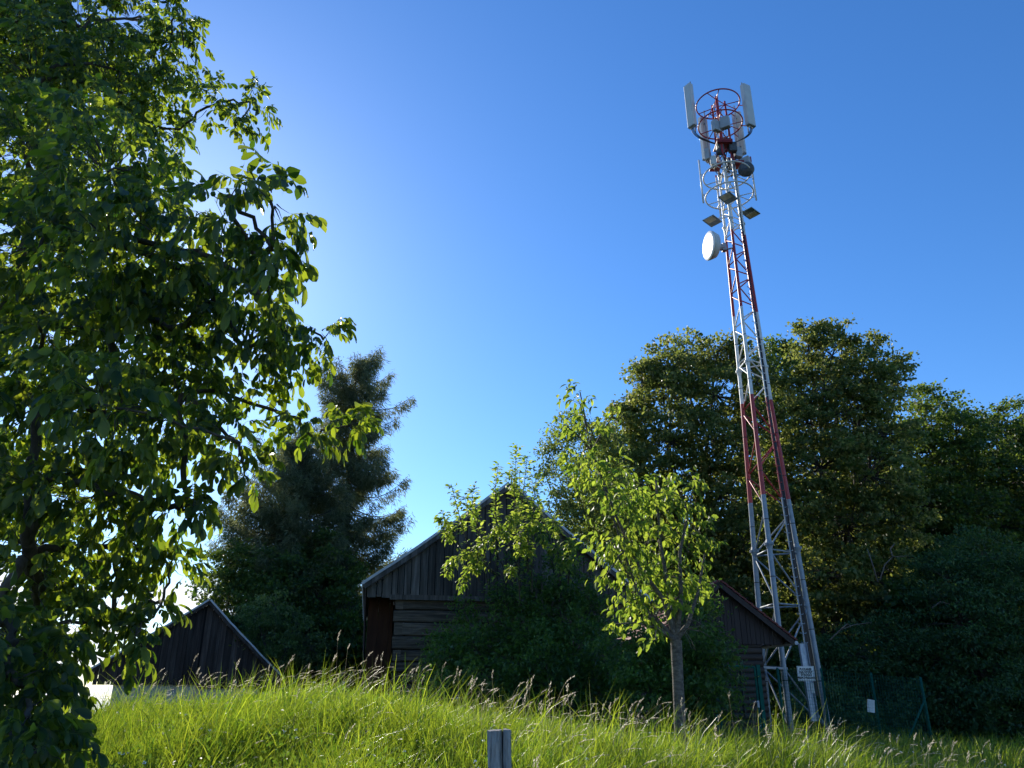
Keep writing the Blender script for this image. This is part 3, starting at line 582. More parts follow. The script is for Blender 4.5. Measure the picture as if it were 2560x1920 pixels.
# ------------------------------------------------------------------ telecom mast
def mast():
    cx, cy_ = 8.43, 25.0; bz = gz(cx, cy_); Z = Vector((0, 0, 1)); TOPZ = 24.1
    root = empty('telecom_mast', (cx, cy_, bz), 'tall red and white three-legged lattice mast with antennas at its top', 'mast')
    zr = [0, .3, 4, 10.8, 17.5, 24.5]; rr = [1.0, 1.0, .86, .565, .41, .29]
    angs = {'F': R(243), 'R': R(3), 'L': R(123)}
    def pt(k, z, off=0):
        r = float(np.interp(z, zr, rr)) + off; return Vector((cx + r * math.cos(angs[k]), cy_ + r * math.sin(angs[k]), z))
    lr = lambda z: float(np.interp(z, [0, 6, 12, 18, 24], [.086, .081, .063, .047, .038]))
    flz = [5.9, 12.25, 18.2, 20.6]
    for k in 'FRL':
        mb = MB(); zs = [bz - .2, 1, 2.2, 4, 5.9, 7.46, 9, 10.97, 12.25, 14.39, 16, 17.6, 19, 21, 22.5, TOPZ]
        mb.tube([pt(k, z) for z in zs], [lr(z) for z in zs], 14); lg = mb.build('leg', M['mast'], root, smooth=True)
        for z in flz:
            mb = MB(); r = lr(z); a = pt(k, z - .035); b = pt(k, z + .035)
            mb.tube([pt(k, z - .14), pt(k, z - .04), a, pt(k, z - .006)], [r + .004, r * 1.35, r * 1.85, r * 1.85], 14); mb.tube([pt(k, z + .006), b, pt(k, z + .04), pt(k, z + .14)], [r * 1.85, r * 1.85, r * 1.35, r + .004], 14)
            mb.build('flange', M['mast'], lg)
        for z in (1.9, 3.4, 4.9, 6.7, 8.3, 9.8, 11.6, 13.3): mb = MB(); mb.tube([pt(k, z - .012), pt(k, z + .012)], lr(z) + .004, 14); mb.build('clamp_band', M['black'], lg)
    # zig-zag bracing
    nodes = [.5, 2.3, 4.1, 5.75, 7.1, 8.4, 9.6, 10.7, 11.7, 12.5, 13.2, 13.9, 14.6, 15.3, 15.9, 16.5, 17.1, 17.7, 18.3, 18.9, 19.5, 20.1, 20.7, 21.3, 21.9, 22.5, 23.0, 23.5, 24.0]
    faces = [('F', 'R'), ('R', 'L'), ('L', 'F')]; bc = 0
    for fi, (a, b) in enumerate(faces):
        for i in range(len(nodes) - 1):
            p, q = (a, b) if (i + fi) % 2 else (b, a); z0, z1 = nodes[i] + .05, nodes[i + 1] - .05; t = .027 - .0003 * i
            u0, u1 = pt(p, z0), pt(q, z1); e = (u1 - u0).normalized() * (lr(z0) * .8)
            mb = MB(); mb.tube([u0 + e * .6, u0 + e * 1.8, u1 - e * 1.8, u1 - e * .6], [t * .5, t, t, t * .5], 7); mb.build('brace', M['mast'], root, smooth=True)
        for z in (4.1, 5.75, 12.35, 18.05, 20.5, 23.95):
            mb = MB(); mb.tube([pt(a, z), pt(b, z)], .028 if z < 13 else .018, 7); mb.build('crossbar', M['mast'], root, smooth=True)
    # ladder: one rail with pegs on both sides, black feeder cables beside it
    def rail(z, f=.64, off=.09):
        a, b = pt('F', z), pt('R', z); n = Vector((b - a).cross(Z)).normalized(); return a.lerp(b, f) + n * off
    z0 = at(2005, 1607, 24.6).z
    zs = np.linspace(z0 - .1, 21.6, 40); mb = MB(); mb.tube([rail(z) for z in zs], .022, 6); z = z0
    while z < 21.4:
        a, b = pt('F', z), pt('R', z); u = (b - a).normalized(); c = rail(z)
        mb.tube([c - u * .15 + Z * .03, c - u * .13, c + u * .13, c + u * .15 + Z * .03], .011, 5); z += .28
    mb.build('ladder', M['mast'], root)
    mb = MB()
    for j in range(5):
        f = .73 + .03 * j; zs = np.linspace(bz + 1.2, 21.8, 50); mb.tube([rail(z, f, .03 + .012 * math.sin(z * 1.3 + j)) for z in zs], .019, 6, False)
    mb.build('feeder_cables', M['black'], root, smooth=True)
    # anti-climb plate
    mb = MB(); c0 = at(2004, 1609, 24.35); c1 = at(2035, 1803, 24.05); u = (pt('R', 2) - pt('F', 2)).normalized(); u.z = 0; u.normalize(); ax = (c1 - c0).normalized(); n = u.cross(ax).normalized()
    mb.box((c0 + c1) / 2, (.33, .02, (c1 - c0).length), (u, n, ax)); pl = mb.build('climbing_guard', M['galv'], root)
    mb = MB()
    for k in (-1, 1): mb.box((c0 + c1) / 2 + u * .165 * k + n * (-.03 if n.y > 0 else .03), (.012, .06, (c1 - c0).length - .02), (u, n, ax))
    mb.build('folded_edge', M['galv'], pl)
    mb = MB(); lk = at(2031, 1720, 23.95); mb.box(lk, (.09, .03, .27)); mb.tube([lk + Z * .13, lk + Z * .2 + Vector((.02, 0, 0)), lk + Z * .26 + Vector((-.03, .02, 0))], .01, 5); mb.build('lock_plate', M['antenna'], pl)
    C = Vector((cx, cy_, 0))
    def pol(r, a, z): return C + Vector((r * math.cos(R(a)), r * math.sin(R(a)), z))
    for z, r, t in ((23.94, .87, .029), (22.9, .87, .029), (20.4, .9, .029), (19.47, .9, .029)):
        mb = MB(); mb.ring(C + Z * z, r, t, 48)
        for k in 'FRL':
            p = pt(k, z); a = math.degrees(angs[k])
            for da in (-16, 16): mb.tube([p, pol(r, a + da, z)], .019, 5)
        mb.build('ring', M['mast'], root, smooth=True)
    for a, z0_, z1_ in ((183, 19.1, 21.1), (3, 19.3, 21.35), (95, 19.2, 21.2)):
        mb = MB(); mb.tube([pol(1.05, a, z0_), pol(1.05, a, z1_)], .034, 8)
        for z in (20.4, 19.47): mb.tube([pol(1.05, a, z), pol(.9, a - 6, z)], .014, 5); mb.tube([pol(1.05, a, z), pol(.9, a + 6, z)], .014, 5)
        mb.build('mount_pipe', M['mast'], root, smooth=True)
    # panel antennas with their pipes, brackets and cable tails
    def panel(off, zc, face, L_=2.05, w_=.27, th=.13, tail=True, pipe=None):
        n = Vector((math.cos(R(face)), math.sin(R(face)), 0)); u = Vector((-n.y, n.x, 0)); c = C + Vector((off[0], off[1], zc))
        mb = MB(); h_, e = w_ / 2, .03
        prof = [(-h_, -th / 2), (-h_, th / 2 - e), (-h_ + e, th / 2), (h_ - e, th / 2), (h_, th / 2 - e), (h_, -th / 2)]
        mb.prism([c + u * a + n * b - Z * L_ / 2 for a, b in prof], Z * L_); pa = mb.build('panel_antenna', M['antenna'], root)
        mb = MB(); mb.box(c - Z * (L_ / 2 + .012), (w_ - .02, th - .02, .024), (u, n, Z))
        for k in (-2, -1, 0, 1, 2): mb.tube([c + u * k * .045 - Z * (L_ / 2 + .02), c + u * k * .045 - Z * (L_ / 2 + .09)], .013, 6)
        mb.build('connector_plate', M['unit'], pa)
        pb = c - n * .17; mb = MB(); mb.tube([pb - Z * (L_ / 2 + .2), pb + Z * (L_ / 2 + .3)], .028, 8)
        for k in (-.72, .72): mb.box(c - n * .11 + Z * k, (.09, .14, .06), (u, n, Z))
        mb.build('antenna_pipe', M['galv'] if True else None, pa, smooth=False)
        mb = MB()
        for z in (23.94, 22.9):
            a = math.degrees(math.atan2(pb.y - cy_, pb.x - cx))
            if abs(z - zc) < L_ / 2 + .3: mb.tube([Vector((pb.x, pb.y, z)), pol(.87, a, z)], .02, 6)
        mb.v and mb.build('bracket', M['mast'], pa)
        if tail:
            for k in range(3):
                s = c + u * (k - 1) * .05 - Z * (L_ / 2 + .08); e_ = C + Vector((.1 * (1 if off[0] > 0 else -1), -.12 + k * .05, 21.75 + .06 * k))
                m1 = s + Vector((0, 0, -.45)); m2 = s.lerp(e_, .45) + Vector((0, 0, -.25)); mb2 = MB(); P = []
                for i in range(15):
                    t = i / 14; P.append(s * (1 - t) ** 3 + m1 * 3 * t * (1 - t) ** 2 + m2 * 3 * t * t * (1 - t) + e_ * t ** 3)
                mb2.tube(P, .016, 5, False); mb2.build('jumper_cable', M['black'], pa, smooth=True)
    panel((-1.13, .05), 23.9, 215, L_=2.1, w_=.34, th=.2); panel((1.20, -.08), 23.8, -62, L_=2.05, w_=.40, th=.2)
    panel((1.02, .85), 23.15, 50, L_=2.1, w_=.36, th=.18, tail=False); panel((-.42, .95), 22.95, 115, L_=2.1, w_=.36, th=.18, tail=False)
    def unit(off, z, w_, dp, h_, rot, mat='unit'):
        u = Vector((math.cos(R(rot)), math.sin(R(rot)), 0)); n = Vector((-u.y, u.x, 0)); c = C + Vector((off[0], off[1], z)); mb = MB(); mb.box(c, (w_, dp, h_), (u, n, Z))
        o = mb.build('radio_unit', M[mat], root, bevel=.012)
        mb = MB()
        for k in range(7): mb.box(c + u * (k - 3) * w_ / 8 + n * (dp / 2 + .012), (.008, .024, h_ * .86), (u, n, Z))
        mb.build('cooling_fins', M['unit'], o)
        mb = MB()
        for k in range(3):
            s = c + u * (k - 1) * w_ * .25 - Z * h_ / 2; mb.tube([s, s - Z * .12, s - Z * .2 + Vector((.05 - off[0] * .15, .1 - off[1] * .2, 0)), C + Vector((0, 0, z - h_ / 2 - .45))], .012, 5, False)
        mb.build('unit_cable', M['black'], o)
    unit((-.36, -.55), 22.35, .33, .2, .48, 30); unit((-.02, -.62), 22.45, .36, .22, .50, -32)
    unit((-.62, .1), 21.45, .34, .2, .5, 60); unit((-.50, -.15), 20.95, .3, .2, .4, 80, 'antenna')
    unit((.62, .25), 21.7, .34, .22, .46, 20); unit((.80, -.05), 21.0, .34, .2, .42, -40); unit((.35, .35), 21.25, .3, .2, .5, 0)
    # small work platforms (open red frames)
    for (ox, oy, z) in ((-.05, -.12, 21.72), (-.38, .1, 20.85), (.58, .1, 20.95)):
        mb = MB(); s_ = .62 if z > 21.5 else .40
        mb.box(C + Vector((ox, oy, z)), (s_, s_, .05)); o = mb.build('platform', M['red'], root)
        mb = MB(); mb.box(C + Vector((ox, oy - s_ / 2, z + .07)), (s_, .03, .10)); mb.build('kick_plate', M['red'], o)
    # dark round antenna seen from the back
    def drum(c, ax, r, dp, matf, matb, nm):
        ax = Vector(ax).normalized(); mb = MB(); mb.tube([c - ax * dp, c - ax * dp * .75, c - ax * dp * .15, c], [r * .45, r * .82, r, r], 36); o = mb.build(nm, M[matb], root, smooth=True)
        mb = MB(); mb.tube([c + ax * .004, c + ax * .03, c + ax * .05], [r * 1.01, r * .98, r * .80], 36); mb.build('radome', M[matf], o, smooth=True); return o
    drum(C + Vector((.70, -.25, 20.5)), (.3, .9, .05), .31, .24, 'dark_unit', 'dark_unit', 'round_antenna')
    o = drum(C + Vector((-1.06, -.22, 17.08)), (-.985, -.16, -.03), .55, .34, 'white', 'antenna', 'dish_antenna')
    mb = MB(); s = C + Vector((-.72, -.14, 17.08)); mb.tube([s, s + Vector((.2, .04, 0))], .13, 12); mb.box(s + Vector((.25, .05, 0)), (.14, .2, .3))
    mb.tube([s + Vector((.28, .05, .1)), pt('L', 17.3)], .03, 6); mb.tube([s + Vector((.28, .05, -.1)), pt('F', 16.9)], .03, 6); mb.build('dish_mount', M['unit'], o)
    # square flat panels standing out from the legs
    for (ox, oy, z, rot) in ((-.30, -.72, 18.85, 42), (-.80, -.10, 18.25, 40), (.78, .12, 18.75, 38)):
        u = Vector((math.cos(R(rot)), math.sin(R(rot)), 0)); v = Vector((-u.y, u.x, 0)); c = C + Vector((ox, oy, z)); tilt = Vector((0, 0, 1)) + u * .12; tilt.normalize(); u2 = v.cross(tilt)
        mb = MB(); mb.box(c, (.56, .50, .03), (u2, v, tilt)); o = mb.build('flat_panel', M['slate'], root)
        mb = MB(); mb.box(c - tilt * .020 - u2 * .12 * (1 if ox > .5 else -1) * -1, (.28, .36, .012), (u2, v, tilt)); mb.build('panel_plate', M['beige'], o)
        mb = MB(); k = min('FRL', key=lambda q: (pt(q, z) - c).length); mb.tube([c, pt(k, z + .05)], .022, 6); mb.tube([c + u * .1, pt(k, z + .35)], .014, 6); mb.build('arm', M['mast'], o)
    mb = MB()
    for z in (21.9, 22.6, 23.4):                       # small crosses on the inner spine
        mb.tube([C + Vector((-.12, .05, z)), C + Vector((.12, .02, z + .22))], .014, 5); mb.tube([C + Vector((.12, .05, z)), C + Vector((-.12, .02, z + .22))], .014, 5)
    mb.tube([C + Vector((.02, .03, 18)), C + Vector((.02, .03, 24.35))], .03, 8); mb.build('inner_spine', M['mast'], root)
    for j in range(9):                                   # dark cable runs hanging between the units
        a = C + Vector((random.uniform(-.5, .6), random.uniform(-.45, .3), random.uniform(21.3, 22.1))); b = C + Vector((random.uniform(.0, .25), random.uniform(-.2, .1), random.uniform(20.3, 21.0)))
        m1 = a.lerp(b, .5) + Vector((random.uniform(-.2, .2), -.08, -.35)); mb = MB(); mb.tube([a * (1 - t) ** 2 + m1 * 2 * t * (1 - t) + b * t * t for t in np.linspace(0, 1, 9)], .02, 5, False); mb.build('jumper_cable', M['black'], root, smooth=True)
    for (ox, oy, z, w_, h_) in ((.08, .05, 21.95, .42, .5), (.3, -.2, 21.6, .3, .42), (-.2, -.2, 21.5, .28, .4)):
        mb = MB(); mb.box(C + Vector((ox, oy, z)), (w_, .22, h_)); mb.build('equipment_box', M['dark_unit'], root, bevel=.015)
    # concrete footings
    for k in 'FRL':
        p = pt(k, bz); mb = MB(); mb.tube([Vector((p.x, p.y, bz - .3)), Vector((p.x, p.y, bz + .12))], .28, 10); mb.build('footing', M['plaster'], root)
mast()
# ------------------------------------------------------------------ green mesh fence, gate and signs
def fence():
    Z = Vector((0, 0, 1)); Yf = 23.0
    A = at(1998, 1690, Yf); B = at(2053, 1678, Yf); Cc = at(2302, 1700, Yf + .3)
    zt = [at(2053, 1676, Yf).z, at(2302, 1698, Yf + .3).z]
    base = lambda p: gz(p.x, p.y)
    root = empty('mesh_fence', (B.x, B.y, base(B)), 'green wire mesh fence with a braced end post behind the mast', 'fence')
    xs = [Vector((4.95 + 2.3, Yf - .6, 0)), Vector((B.x, B.y, 0)), Vector(((B.x + Cc.x) / 2, (B.y + Cc.y) / 2, 0)), Vector((Cc.x, Cc.y, 0))]
    ztop = lambda p: float(np.interp(p.x, [B.x, Cc.x], zt))
    for p in xs:
        mb = MB(); mb.tube([Vector((p.x, p.y, base(p) - .2)), Vector((p.x, p.y, ztop(p) + .04))], .032, 10); o = mb.build('post', M['greenpaint'], root, smooth=True)
        mb = MB(); mb.tube([Vector((p.x, p.y, ztop(p) + .042)), Vector((p.x, p.y, ztop(p) + .06))], [.036, .02], 10); mb.build('post_cap', M['greenpaint'], o)
    c = Vector(xs[3]); f0 = Vector((c.x, c.y, ztop(c) - .55)); d = (xs[2] - xs[3]).normalized(); e0 = c + d * .85; mb = MB()
    mb.tube([f0, Vector((e0.x, e0.y, base(e0) - .1))], .028, 8); mb.build('brace_post', M['greenpaint'], root, smooth=True)
    for i in range(3):
        a, b = xs[i], xs[i + 1]; n = int((b - a).length / .08); mb = MB(); za, zb_ = ztop(a), ztop(b); ga, gb = base(a), base(b)
        dv = (b - a).normalized(); w_ = .0055
        for k in range(n + 1):
            p = a.lerp(b, k / n); t = za + (zb_ - za) * k / n; g_ = ga + (gb - ga) * k / n; mb.box(Vector((p.x, p.y - .04, (t + g_) / 2)), (w_, w_, t - g_))
        for k in range(22):
            f = k / 21; pa = Vector((a.x, a.y - .045, ga + (za - ga) * f)); pb = Vector((b.x, b.y - .045, gb + (zb_ - gb) * f)); mb.tube([pa, pb], w_ / 2 * 1.1, 3, False)
        mb.build('wire_panel', M['greenpaint'], root)
    # gate frame in front of the hut
    Yg = 21.0; g0 = at(1782, 1662, Yg); g1 = at(1886, 1668, Yg); gr = empty('green_gate', (g0.x, Yg, base(g0)), 'green steel framed gate standing in front of the brown hut', 'gate')
    for x_, hgt, r_ in ((g0.x, g0.z - .0, .035), (g1.x + .09, g1.z + .06, .045)):
        mb = MB(); mb.box((x_, Yg, (hgt + base(Vector((x_, Yg, 0)))) / 2), (r_ * 2, r_ * 2, hgt - base(Vector((x_, Yg, 0))))); mb.build('gate_post', M['greenpaint'], gr)
    zb0 = base(g0) + .1; mb = MB()
    for a, b in (((g0.x + .08, g0.z), (g1.x, g1.z)), ((g0.x + .08, zb0), (g1.x, zb0)), ((g0.x + .08, g0.z), (g0.x + .08, zb0)), ((g1.x, g1.z), (g1.x, zb0))):
        mb.tube([Vector((a[0], Yg, a[1])), Vector((b[0], Yg, b[1]))], .028, 6)
    fr = mb.build('gate_frame', M['greenpaint'], gr)
    mb = MB(); n = 14
    for k in range(1, n): x_ = g0.x + .08 + (g1.x - g0.x - .08) * k / n; mb.box((x_, Yg, (g0.z + zb0) / 2), (.0035, .0035, g0.z - zb0))
    for k in range(1, 20): z_ = zb0 + (g0.z - zb0) * k / 20; mb.box(((g0.x + g1.x) / 2 + .04, Yg - .005, z_), (g1.x - g0.x - .08, .0035, .0035))
    mb.build('wire_panel', M['greenpaint'], gr)
    mb = MB(); mb.box((g1.x - .02, Yg - .05, at(1888, 1760, Yg).z), (.05, .04, .16)); mb.tube([Vector((g1.x - .02, Yg - .08, at(1888, 1755, Yg).z)), Vector((g1.x - .15, Yg - .1, at(1888, 1755, Yg).z))], .012, 6); mb.build('gate_handle', M['galv'], gr)
    # warning sign
    c = at(2015, 1684, Yf - .07 + .35); sg = empty('warning_sign', tuple(c), 'white sign with four lines of black capitals on the mast guard behind the mesh', 'sign')
    sg.rotation_euler = (0, 0, 0); w_, h_ = .485, .395
    mb = MB(); mb.box(c, (w_, .012, h_)); mb.build('sign_plate', M['white'], sg, bevel=.004)
    mb = MB()
    for dx, dz, a, b in ((0, h_ / 2 - .018, w_ - .03, .006), (0, -h_ / 2 + .018, w_ - .03, .006), (-w_ / 2 + .018, 0, .006, h_ - .042), (w_ / 2 - .018, 0, .006, h_ - .042)): mb.box(c + Vector((dx, -.008, dz)), (a, .003, b))
    mb.build('border_line', M['ink'], sg)
    for i, s in enumerate(['PLEZANJE', 'NA STOLP', 'STROGO', 'PREPOVEDANO']):
        cu = bpy.data.curves.new('sign_text', 'FONT'); cu.body = s; cu.align_x = 'CENTER'; cu.align_y = 'CENTER'; cu.size = .078; cu.extrude = .001; cu.offset = .0035
        to = bpy.data.objects.new('sign_text', cu); dg = bpy.context.evaluated_depsgraph_get(); COL.objects.link(to)
        me = bpy.data.meshes.new_from_object(to.evaluated_get(bpy.context.evaluated_depsgraph_get())); bpy.data.objects.remove(to)
        me.materials.clear(); me.materials.append(M['ink']); o = link(bpy.data.objects.new('sign_text', me), sg); o.location = (0, -.0085, .115 - i * .077); o.rotation_euler = (R(90), 0, 0)
        o.scale = (1.0, 1.05, 1)
    # small notice on the fence
    c = at(2181, 1765, Yf - .0); nt_ = MB(); ax = (Vector((.99, 0, -.14)).normalized(), Vector((0, 1, 0)), Vector((.14, 0, .99)).normalized())
    c.y = Yf + .02 - .0
    c = Vector((c.x, Yf + .15 - .06, c.z)); rt = empty('fence_notice', tuple(c), 'small white notice plate hanging on the green wire mesh', 'sign')
    nt_.box(c, (.20, .01, .33), ax); nt_.build('notice_plate', M['antenna'], rt)
    nt_ = MB()
    for i in range(7): nt_.box(c + ax[2] * (.11 - i * .035) - Vector((.0, .0065, 0)) + ax[0] * (-.01 if i % 2 else 0), (.15 if i % 3 else .12, .002, .006), ax)
    nt_.build('notice_lines', M['slate'], rt)
fence()
# wooden post at the near edge
def post():
    Y = 4.0; c = at(1248, 1825, Y); bz = gz(c.x, Y); root = empty('fence_post', (c.x, Y, bz), 'grey weathered wooden post split by a dark crack in the tall grass', 'post')
    wd = pxl(58, 1830, Y); lean = .03; mb = MB(); ck = .245; dz = c.z
    def col(x0, x1, name_pts, y0=-.055, y1=.055, top=0):
        nz_ = 14; vs = []; fs = []; m = 0
        for i in range(nz_ + 1):
            z = bz - .2 + (dz + top - bz + .2) * i / nz_; o = lean * (dz - z); rs = random.Random(i * 7 + int(x0 * 1000)); j = lambda a=.0018: rs.uniform(-a, a)
            prof = [(x0 + j(), y0 + .012), (x0 + .010, y0 + j()), ((x0 + x1) / 2, y0 - .003 + j()), (x1 - .010, y0 + j()), (x1 + j(), y0 + .012), (x1 + j(), y1 - .012), (x1 - .012, y1), (x0 + .012, y1), (x0 + j(), y1 - .012)]
            m = len(prof); vs += [Vector((c.x + o + a, Y + b, z + (.004 * rs.uniform(-1, 1) if i == nz_ else 0))) for a, b in prof]
        for i in range(nz_):
            for k in range(m): fs.append((i * m + k, i * m + (k + 1) % m, (i + 1) * m + (k + 1) % m, (i + 1) * m + k))
        fs += [tuple(range(m))[::-1], tuple(nz_ * m + k for k in range(m))]; mb.add(vs, fs)
    xs = -wd / 2 + wd * .63
    col(-wd / 2, xs - .0035, None); col(xs + .0035, wd / 2, None, top=.002)
    mb.build('post_wood', M['post'], root)
    mb = MB(); mb.box((c.x + xs + lean * .25, Y + .004, (bz + dz) / 2 - .004), (.016, .09, dz - bz)); mb.build('crack', M['dark'], root)
post()
# ------------------------------------------------------------------ bushes before the barn
def barn_bush():
    spec = [(1120,1640,60,18.0,.7),(1100,1590,35,18.6,.4),(1190,1620,70,18.2,.7),(1290,1570,85,18.6,.7),(1400,1540,90,18.8,.7),(1320,1680,120,17.6,.9),(1210,1730,100,16.8,.9),(1450,1640,100,18,.9),(1500,1730,110,17,.9),(1110,1730,60,16.8,.7),(1390,1760,150,16.5,.9),
            (1160,1530,35,19.1,.35),(1260,1490,40,19.1,.35),(1340,1480,50,19.2,.35),(1430,1470,60,19.3,.4),(1480,1520,60,19,.5),(1400,1400,35,19.4,.25),(1350,1330,28,19.6,.2),(1330,1280,22,19.7,.2),(1440,1350,22,19.7,.2),(1300,1400,22,19.5,.2)]
    sh = [[(1300,1500),(1290,1330),(1286,1220),(1292,1112)],[(1300,1480),(1300,1300),(1312,1200),(1318,1140)],[(1330,1480),(1330,1330),(1335,1250),(1340,1185)],[(1200,1460),(1160,1330),(1140,1260),(1128,1210)],
          [(1220,1460),(1195,1330),(1180,1250),(1187,1210)],[(1240,1450),(1240,1300),(1238,1220),(1246,1160)],[(1240,1440),(1180,1380),(1130,1400),(1115,1440)],[(1250,1440),(1200,1400),(1160,1440),(1155,1475)],
          [(1260,1420),(1220,1340),(1195,1370),(1190,1430)],[(1300,1440),(1265,1340),(1240,1310),(1232,1370)],[(1320,1430),(1320,1320),(1345,1310),(1360,1360)],[(1300,1420),(1290,1300),(1280,1290),(1262,1350)],
          [(1330,1440),(1300,1330),(1300,1350),(1302,1390)],[(1300,1250),(1282,1230),(1278,1200),(1282,1170)],[(1220,1420),(1190,1290),(1170,1270),(1160,1240)],[(1180,1420),(1130,1330),(1110,1300),(1107,1280)],
          [(1400,1460),(1370,1330),(1345,1260),(1330,1210)],[(1400,1460),(1400,1340),(1385,1300),(1378,1322)],[(1420,1460),(1430,1380),(1425,1350),(1420,1372)],[(1290,1440),(1275,1430),(1278,1420),(1280,1445)],[(1310,1440),(1320,1390),(1322,1370),(1318,1330)],[(1400,1460),(1405,1420),(1420,1395),(1445,1400)],[(1200,1440),(1130,1350),(1110,1330),(1104,1290)],[(1400,1450),(1370,1380),(1390,1365),(1400,1400)]]
    x, y = at(1330, 1760, 17.6).x, 17.6; bz = gz(x, y)
    root = empty('overgrown_bush', (x, y, bz), 'tall dark bush against the log barn with sunlit shoots reaching above its ridge', 'bush')
    LB = [lobe(*s) for s in spec]; mb = MB()
    for c, rr in LB:
        b = Vector((x + random.uniform(-.8, .8), y + random.uniform(-.5, .8), bz - .2)); t = Vector(c); mb.tube([b, b.lerp(t, .5) + Vector((random.uniform(-.3, .3), 0, .2)), t], [.05, .035, .015], 6, False)
    T, O, C = tips_in(LB, 40, .25); twigs(mb, T, C, .008, .2)
    k = 30; n = len(T) * k; P = np.repeat(T, k, 0) + rng.normal(size=(n, 3)) * np.array([.13, .13, .09]); D = nrm(np.repeat(O, k, 0) * .4 + rdir(n) * .8 + np.array([0, -.1, -.3])); Nn = nrm(rdir(n) * .6 + np.array([0, 0, .8]))
    L = rng.uniform(.07, .13, n); V, F = leaves(P, D, Nn, L, L * .5, T_SIMPLE)
    Ps, Ds, Ns, Ls = [], [], [], []
    for j, s in enumerate(sh):
        Yd = [18.4, 17.6, 17.1, 16.9]; pts = [np.array(at(a, b, Yd[i] + .25 * math.sin(j * 1.7))) for i, (a, b) in enumerate(s)]
        mb.tube([Vector(p) for p in pts], [.018, .012, .008, .004], 5, False)
        for i in range(3):
            seg = pts[i + 1] - pts[i]; ln = np.linalg.norm(seg); m = int(ln * (105 if i else 12)); tt = rng.random(m)[:, None]; dirn = seg / ln
            sd = rdir(m); sd = nrm(sd - (sd @ dirn)[:, None] * dirn); br = (rng.random((m, 1)) ** 1.5) * .12
            Ps.append(pts[i] + seg * tt + sd * br); Ds.append(nrm(sd * .9 + dirn * .25 + rdir(m) * .3 + np.array([0, 0, .1 if s[3][1] < 1280 else -.5]))); Ns.append(nrm(rdir(m) * .5 + np.array([0, 0, .8]))); Ls.append(rng.uniform(.08, .14, m))
    mb.build('stems', M['bark'], root, smooth=True)
    np_mesh('foliage', V, F, M['bush'], root)
    P = np.concatenate(Ps); D = np.concatenate(Ds); Nn = np.concatenate(Ns); L = np.concatenate(Ls)
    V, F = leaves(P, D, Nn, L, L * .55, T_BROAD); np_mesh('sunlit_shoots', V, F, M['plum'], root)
barn_bush()
tree('shrub', 'dark leafy shrub between the cherry trunk and the brown hut', 'bush', (3.35, 15.5), .06, [(1720,1570,85,15,.9),(1770,1650,75,15,.8),(1690,1680,120,15.5,1),(1780,1740,70,14.5,.7),(1640,1740,110,15,1),(1740,1500,45,15.5,.4),(1600,1640,90,15.5,.8)], 40, 30, .12, .10, .05, 'bush', twig=.008)
# ------------------------------------------------------------------ lime trees and the dark edge of the wood on the right
LT = dict(per_m2=6.0, k=48, clump=.22, L=.19, W=.15, droop=.25, twig=.03, tfrac=.7, shell=.35)
tree('lime_tree', 'broad lime tree with yellowish flowering crown behind the mast', 'tree', (8.6, 39), .35,
     [(1650,905,62,38),(1720,895,60,38),(1790,890,62,38),(1850,905,60,38),(1610,960,55,38),(1890,960,60,38),(1680,980,90,37),(1790,990,95,37),(1600,1060,60,38),(1580,1110,55,37),(1680,1100,95,36),(1790,1110,100,36),(1890,1070,70,37),
      (1600,1190,70,36),(1700,1220,90,36),(1800,1240,95,36),(1900,1200,80,37),(1620,1310,90,36),(1740,1350,100,36),(1850,1370,110,36),(1560,1010,30,38),(1640,1420,80,36),(1740,1480,110,36),(1880,1500,110,36),(1950,1620,100,36),(1830,1640,120,36),(1565,1050,50,37),(1525,1130,60,37),(1530,1230,80,36),(1560,1350,90,36),(1500,1180,50,37),(1480,1290,70,36),(1500,1400,90,36)], mat='linden', group='lime trees behind the mast', trunk_f=.55, **LT)
tree('lime_tree', 'tallest lime tree with ragged crown just beside the top of the leafage behind the mast', 'tree', (15.5, 37), .38,
     [(2015,825,32,37),(2060,830,34,37),(2110,835,32,37),(2020,880,42,37),(2080,890,60,37),(2140,880,38,37),(2185,868,28,37),(2215,920,36,37),(2255,915,28,37),(2160,950,66,36),(2245,960,36,36),(2060,970,76,36),(2000,960,38,37),(2200,1000,60,36),(2120,1040,90,36),(2020,1060,80,36),(2210,1090,80,36),(2050,1170,110,35),
      (2170,1190,110,35),(2010,1280,95,35),(2120,1320,110,35),(2230,1300,90,35),(2060,1440,110,35),(2180,1450,110,35),(2090,1580,110,35),(2220,1590,110,35),(2020,1700,110,35),(2150,1730,110,35)], mat='linden', group='lime trees behind the mast', trunk_f=.55, **LT)
DT = dict(LT); DT.update(per_m2=5.2, clump=.26)
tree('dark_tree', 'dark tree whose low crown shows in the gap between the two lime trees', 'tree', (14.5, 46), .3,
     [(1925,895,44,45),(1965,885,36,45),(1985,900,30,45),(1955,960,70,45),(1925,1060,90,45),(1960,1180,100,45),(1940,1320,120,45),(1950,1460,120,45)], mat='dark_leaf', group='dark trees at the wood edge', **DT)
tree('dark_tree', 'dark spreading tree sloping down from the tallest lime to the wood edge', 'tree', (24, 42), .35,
     [(2300,1000,34,42),(2330,985,24,42),(2370,1015,34,42),(2415,1030,26,42),(2310,1060,70,41),(2390,1080,60,41),(2440,1060,30,42),(2270,1130,90,41),(2360,1160,100,41),(2440,1150,70,41),(2300,1270,110,40),(2400,1280,110,40),(2330,1400,120,40),(2260,1480,110,40),(2420,1400,110,40)], mat='dark_leaf', group='dark trees at the wood edge', **DT)
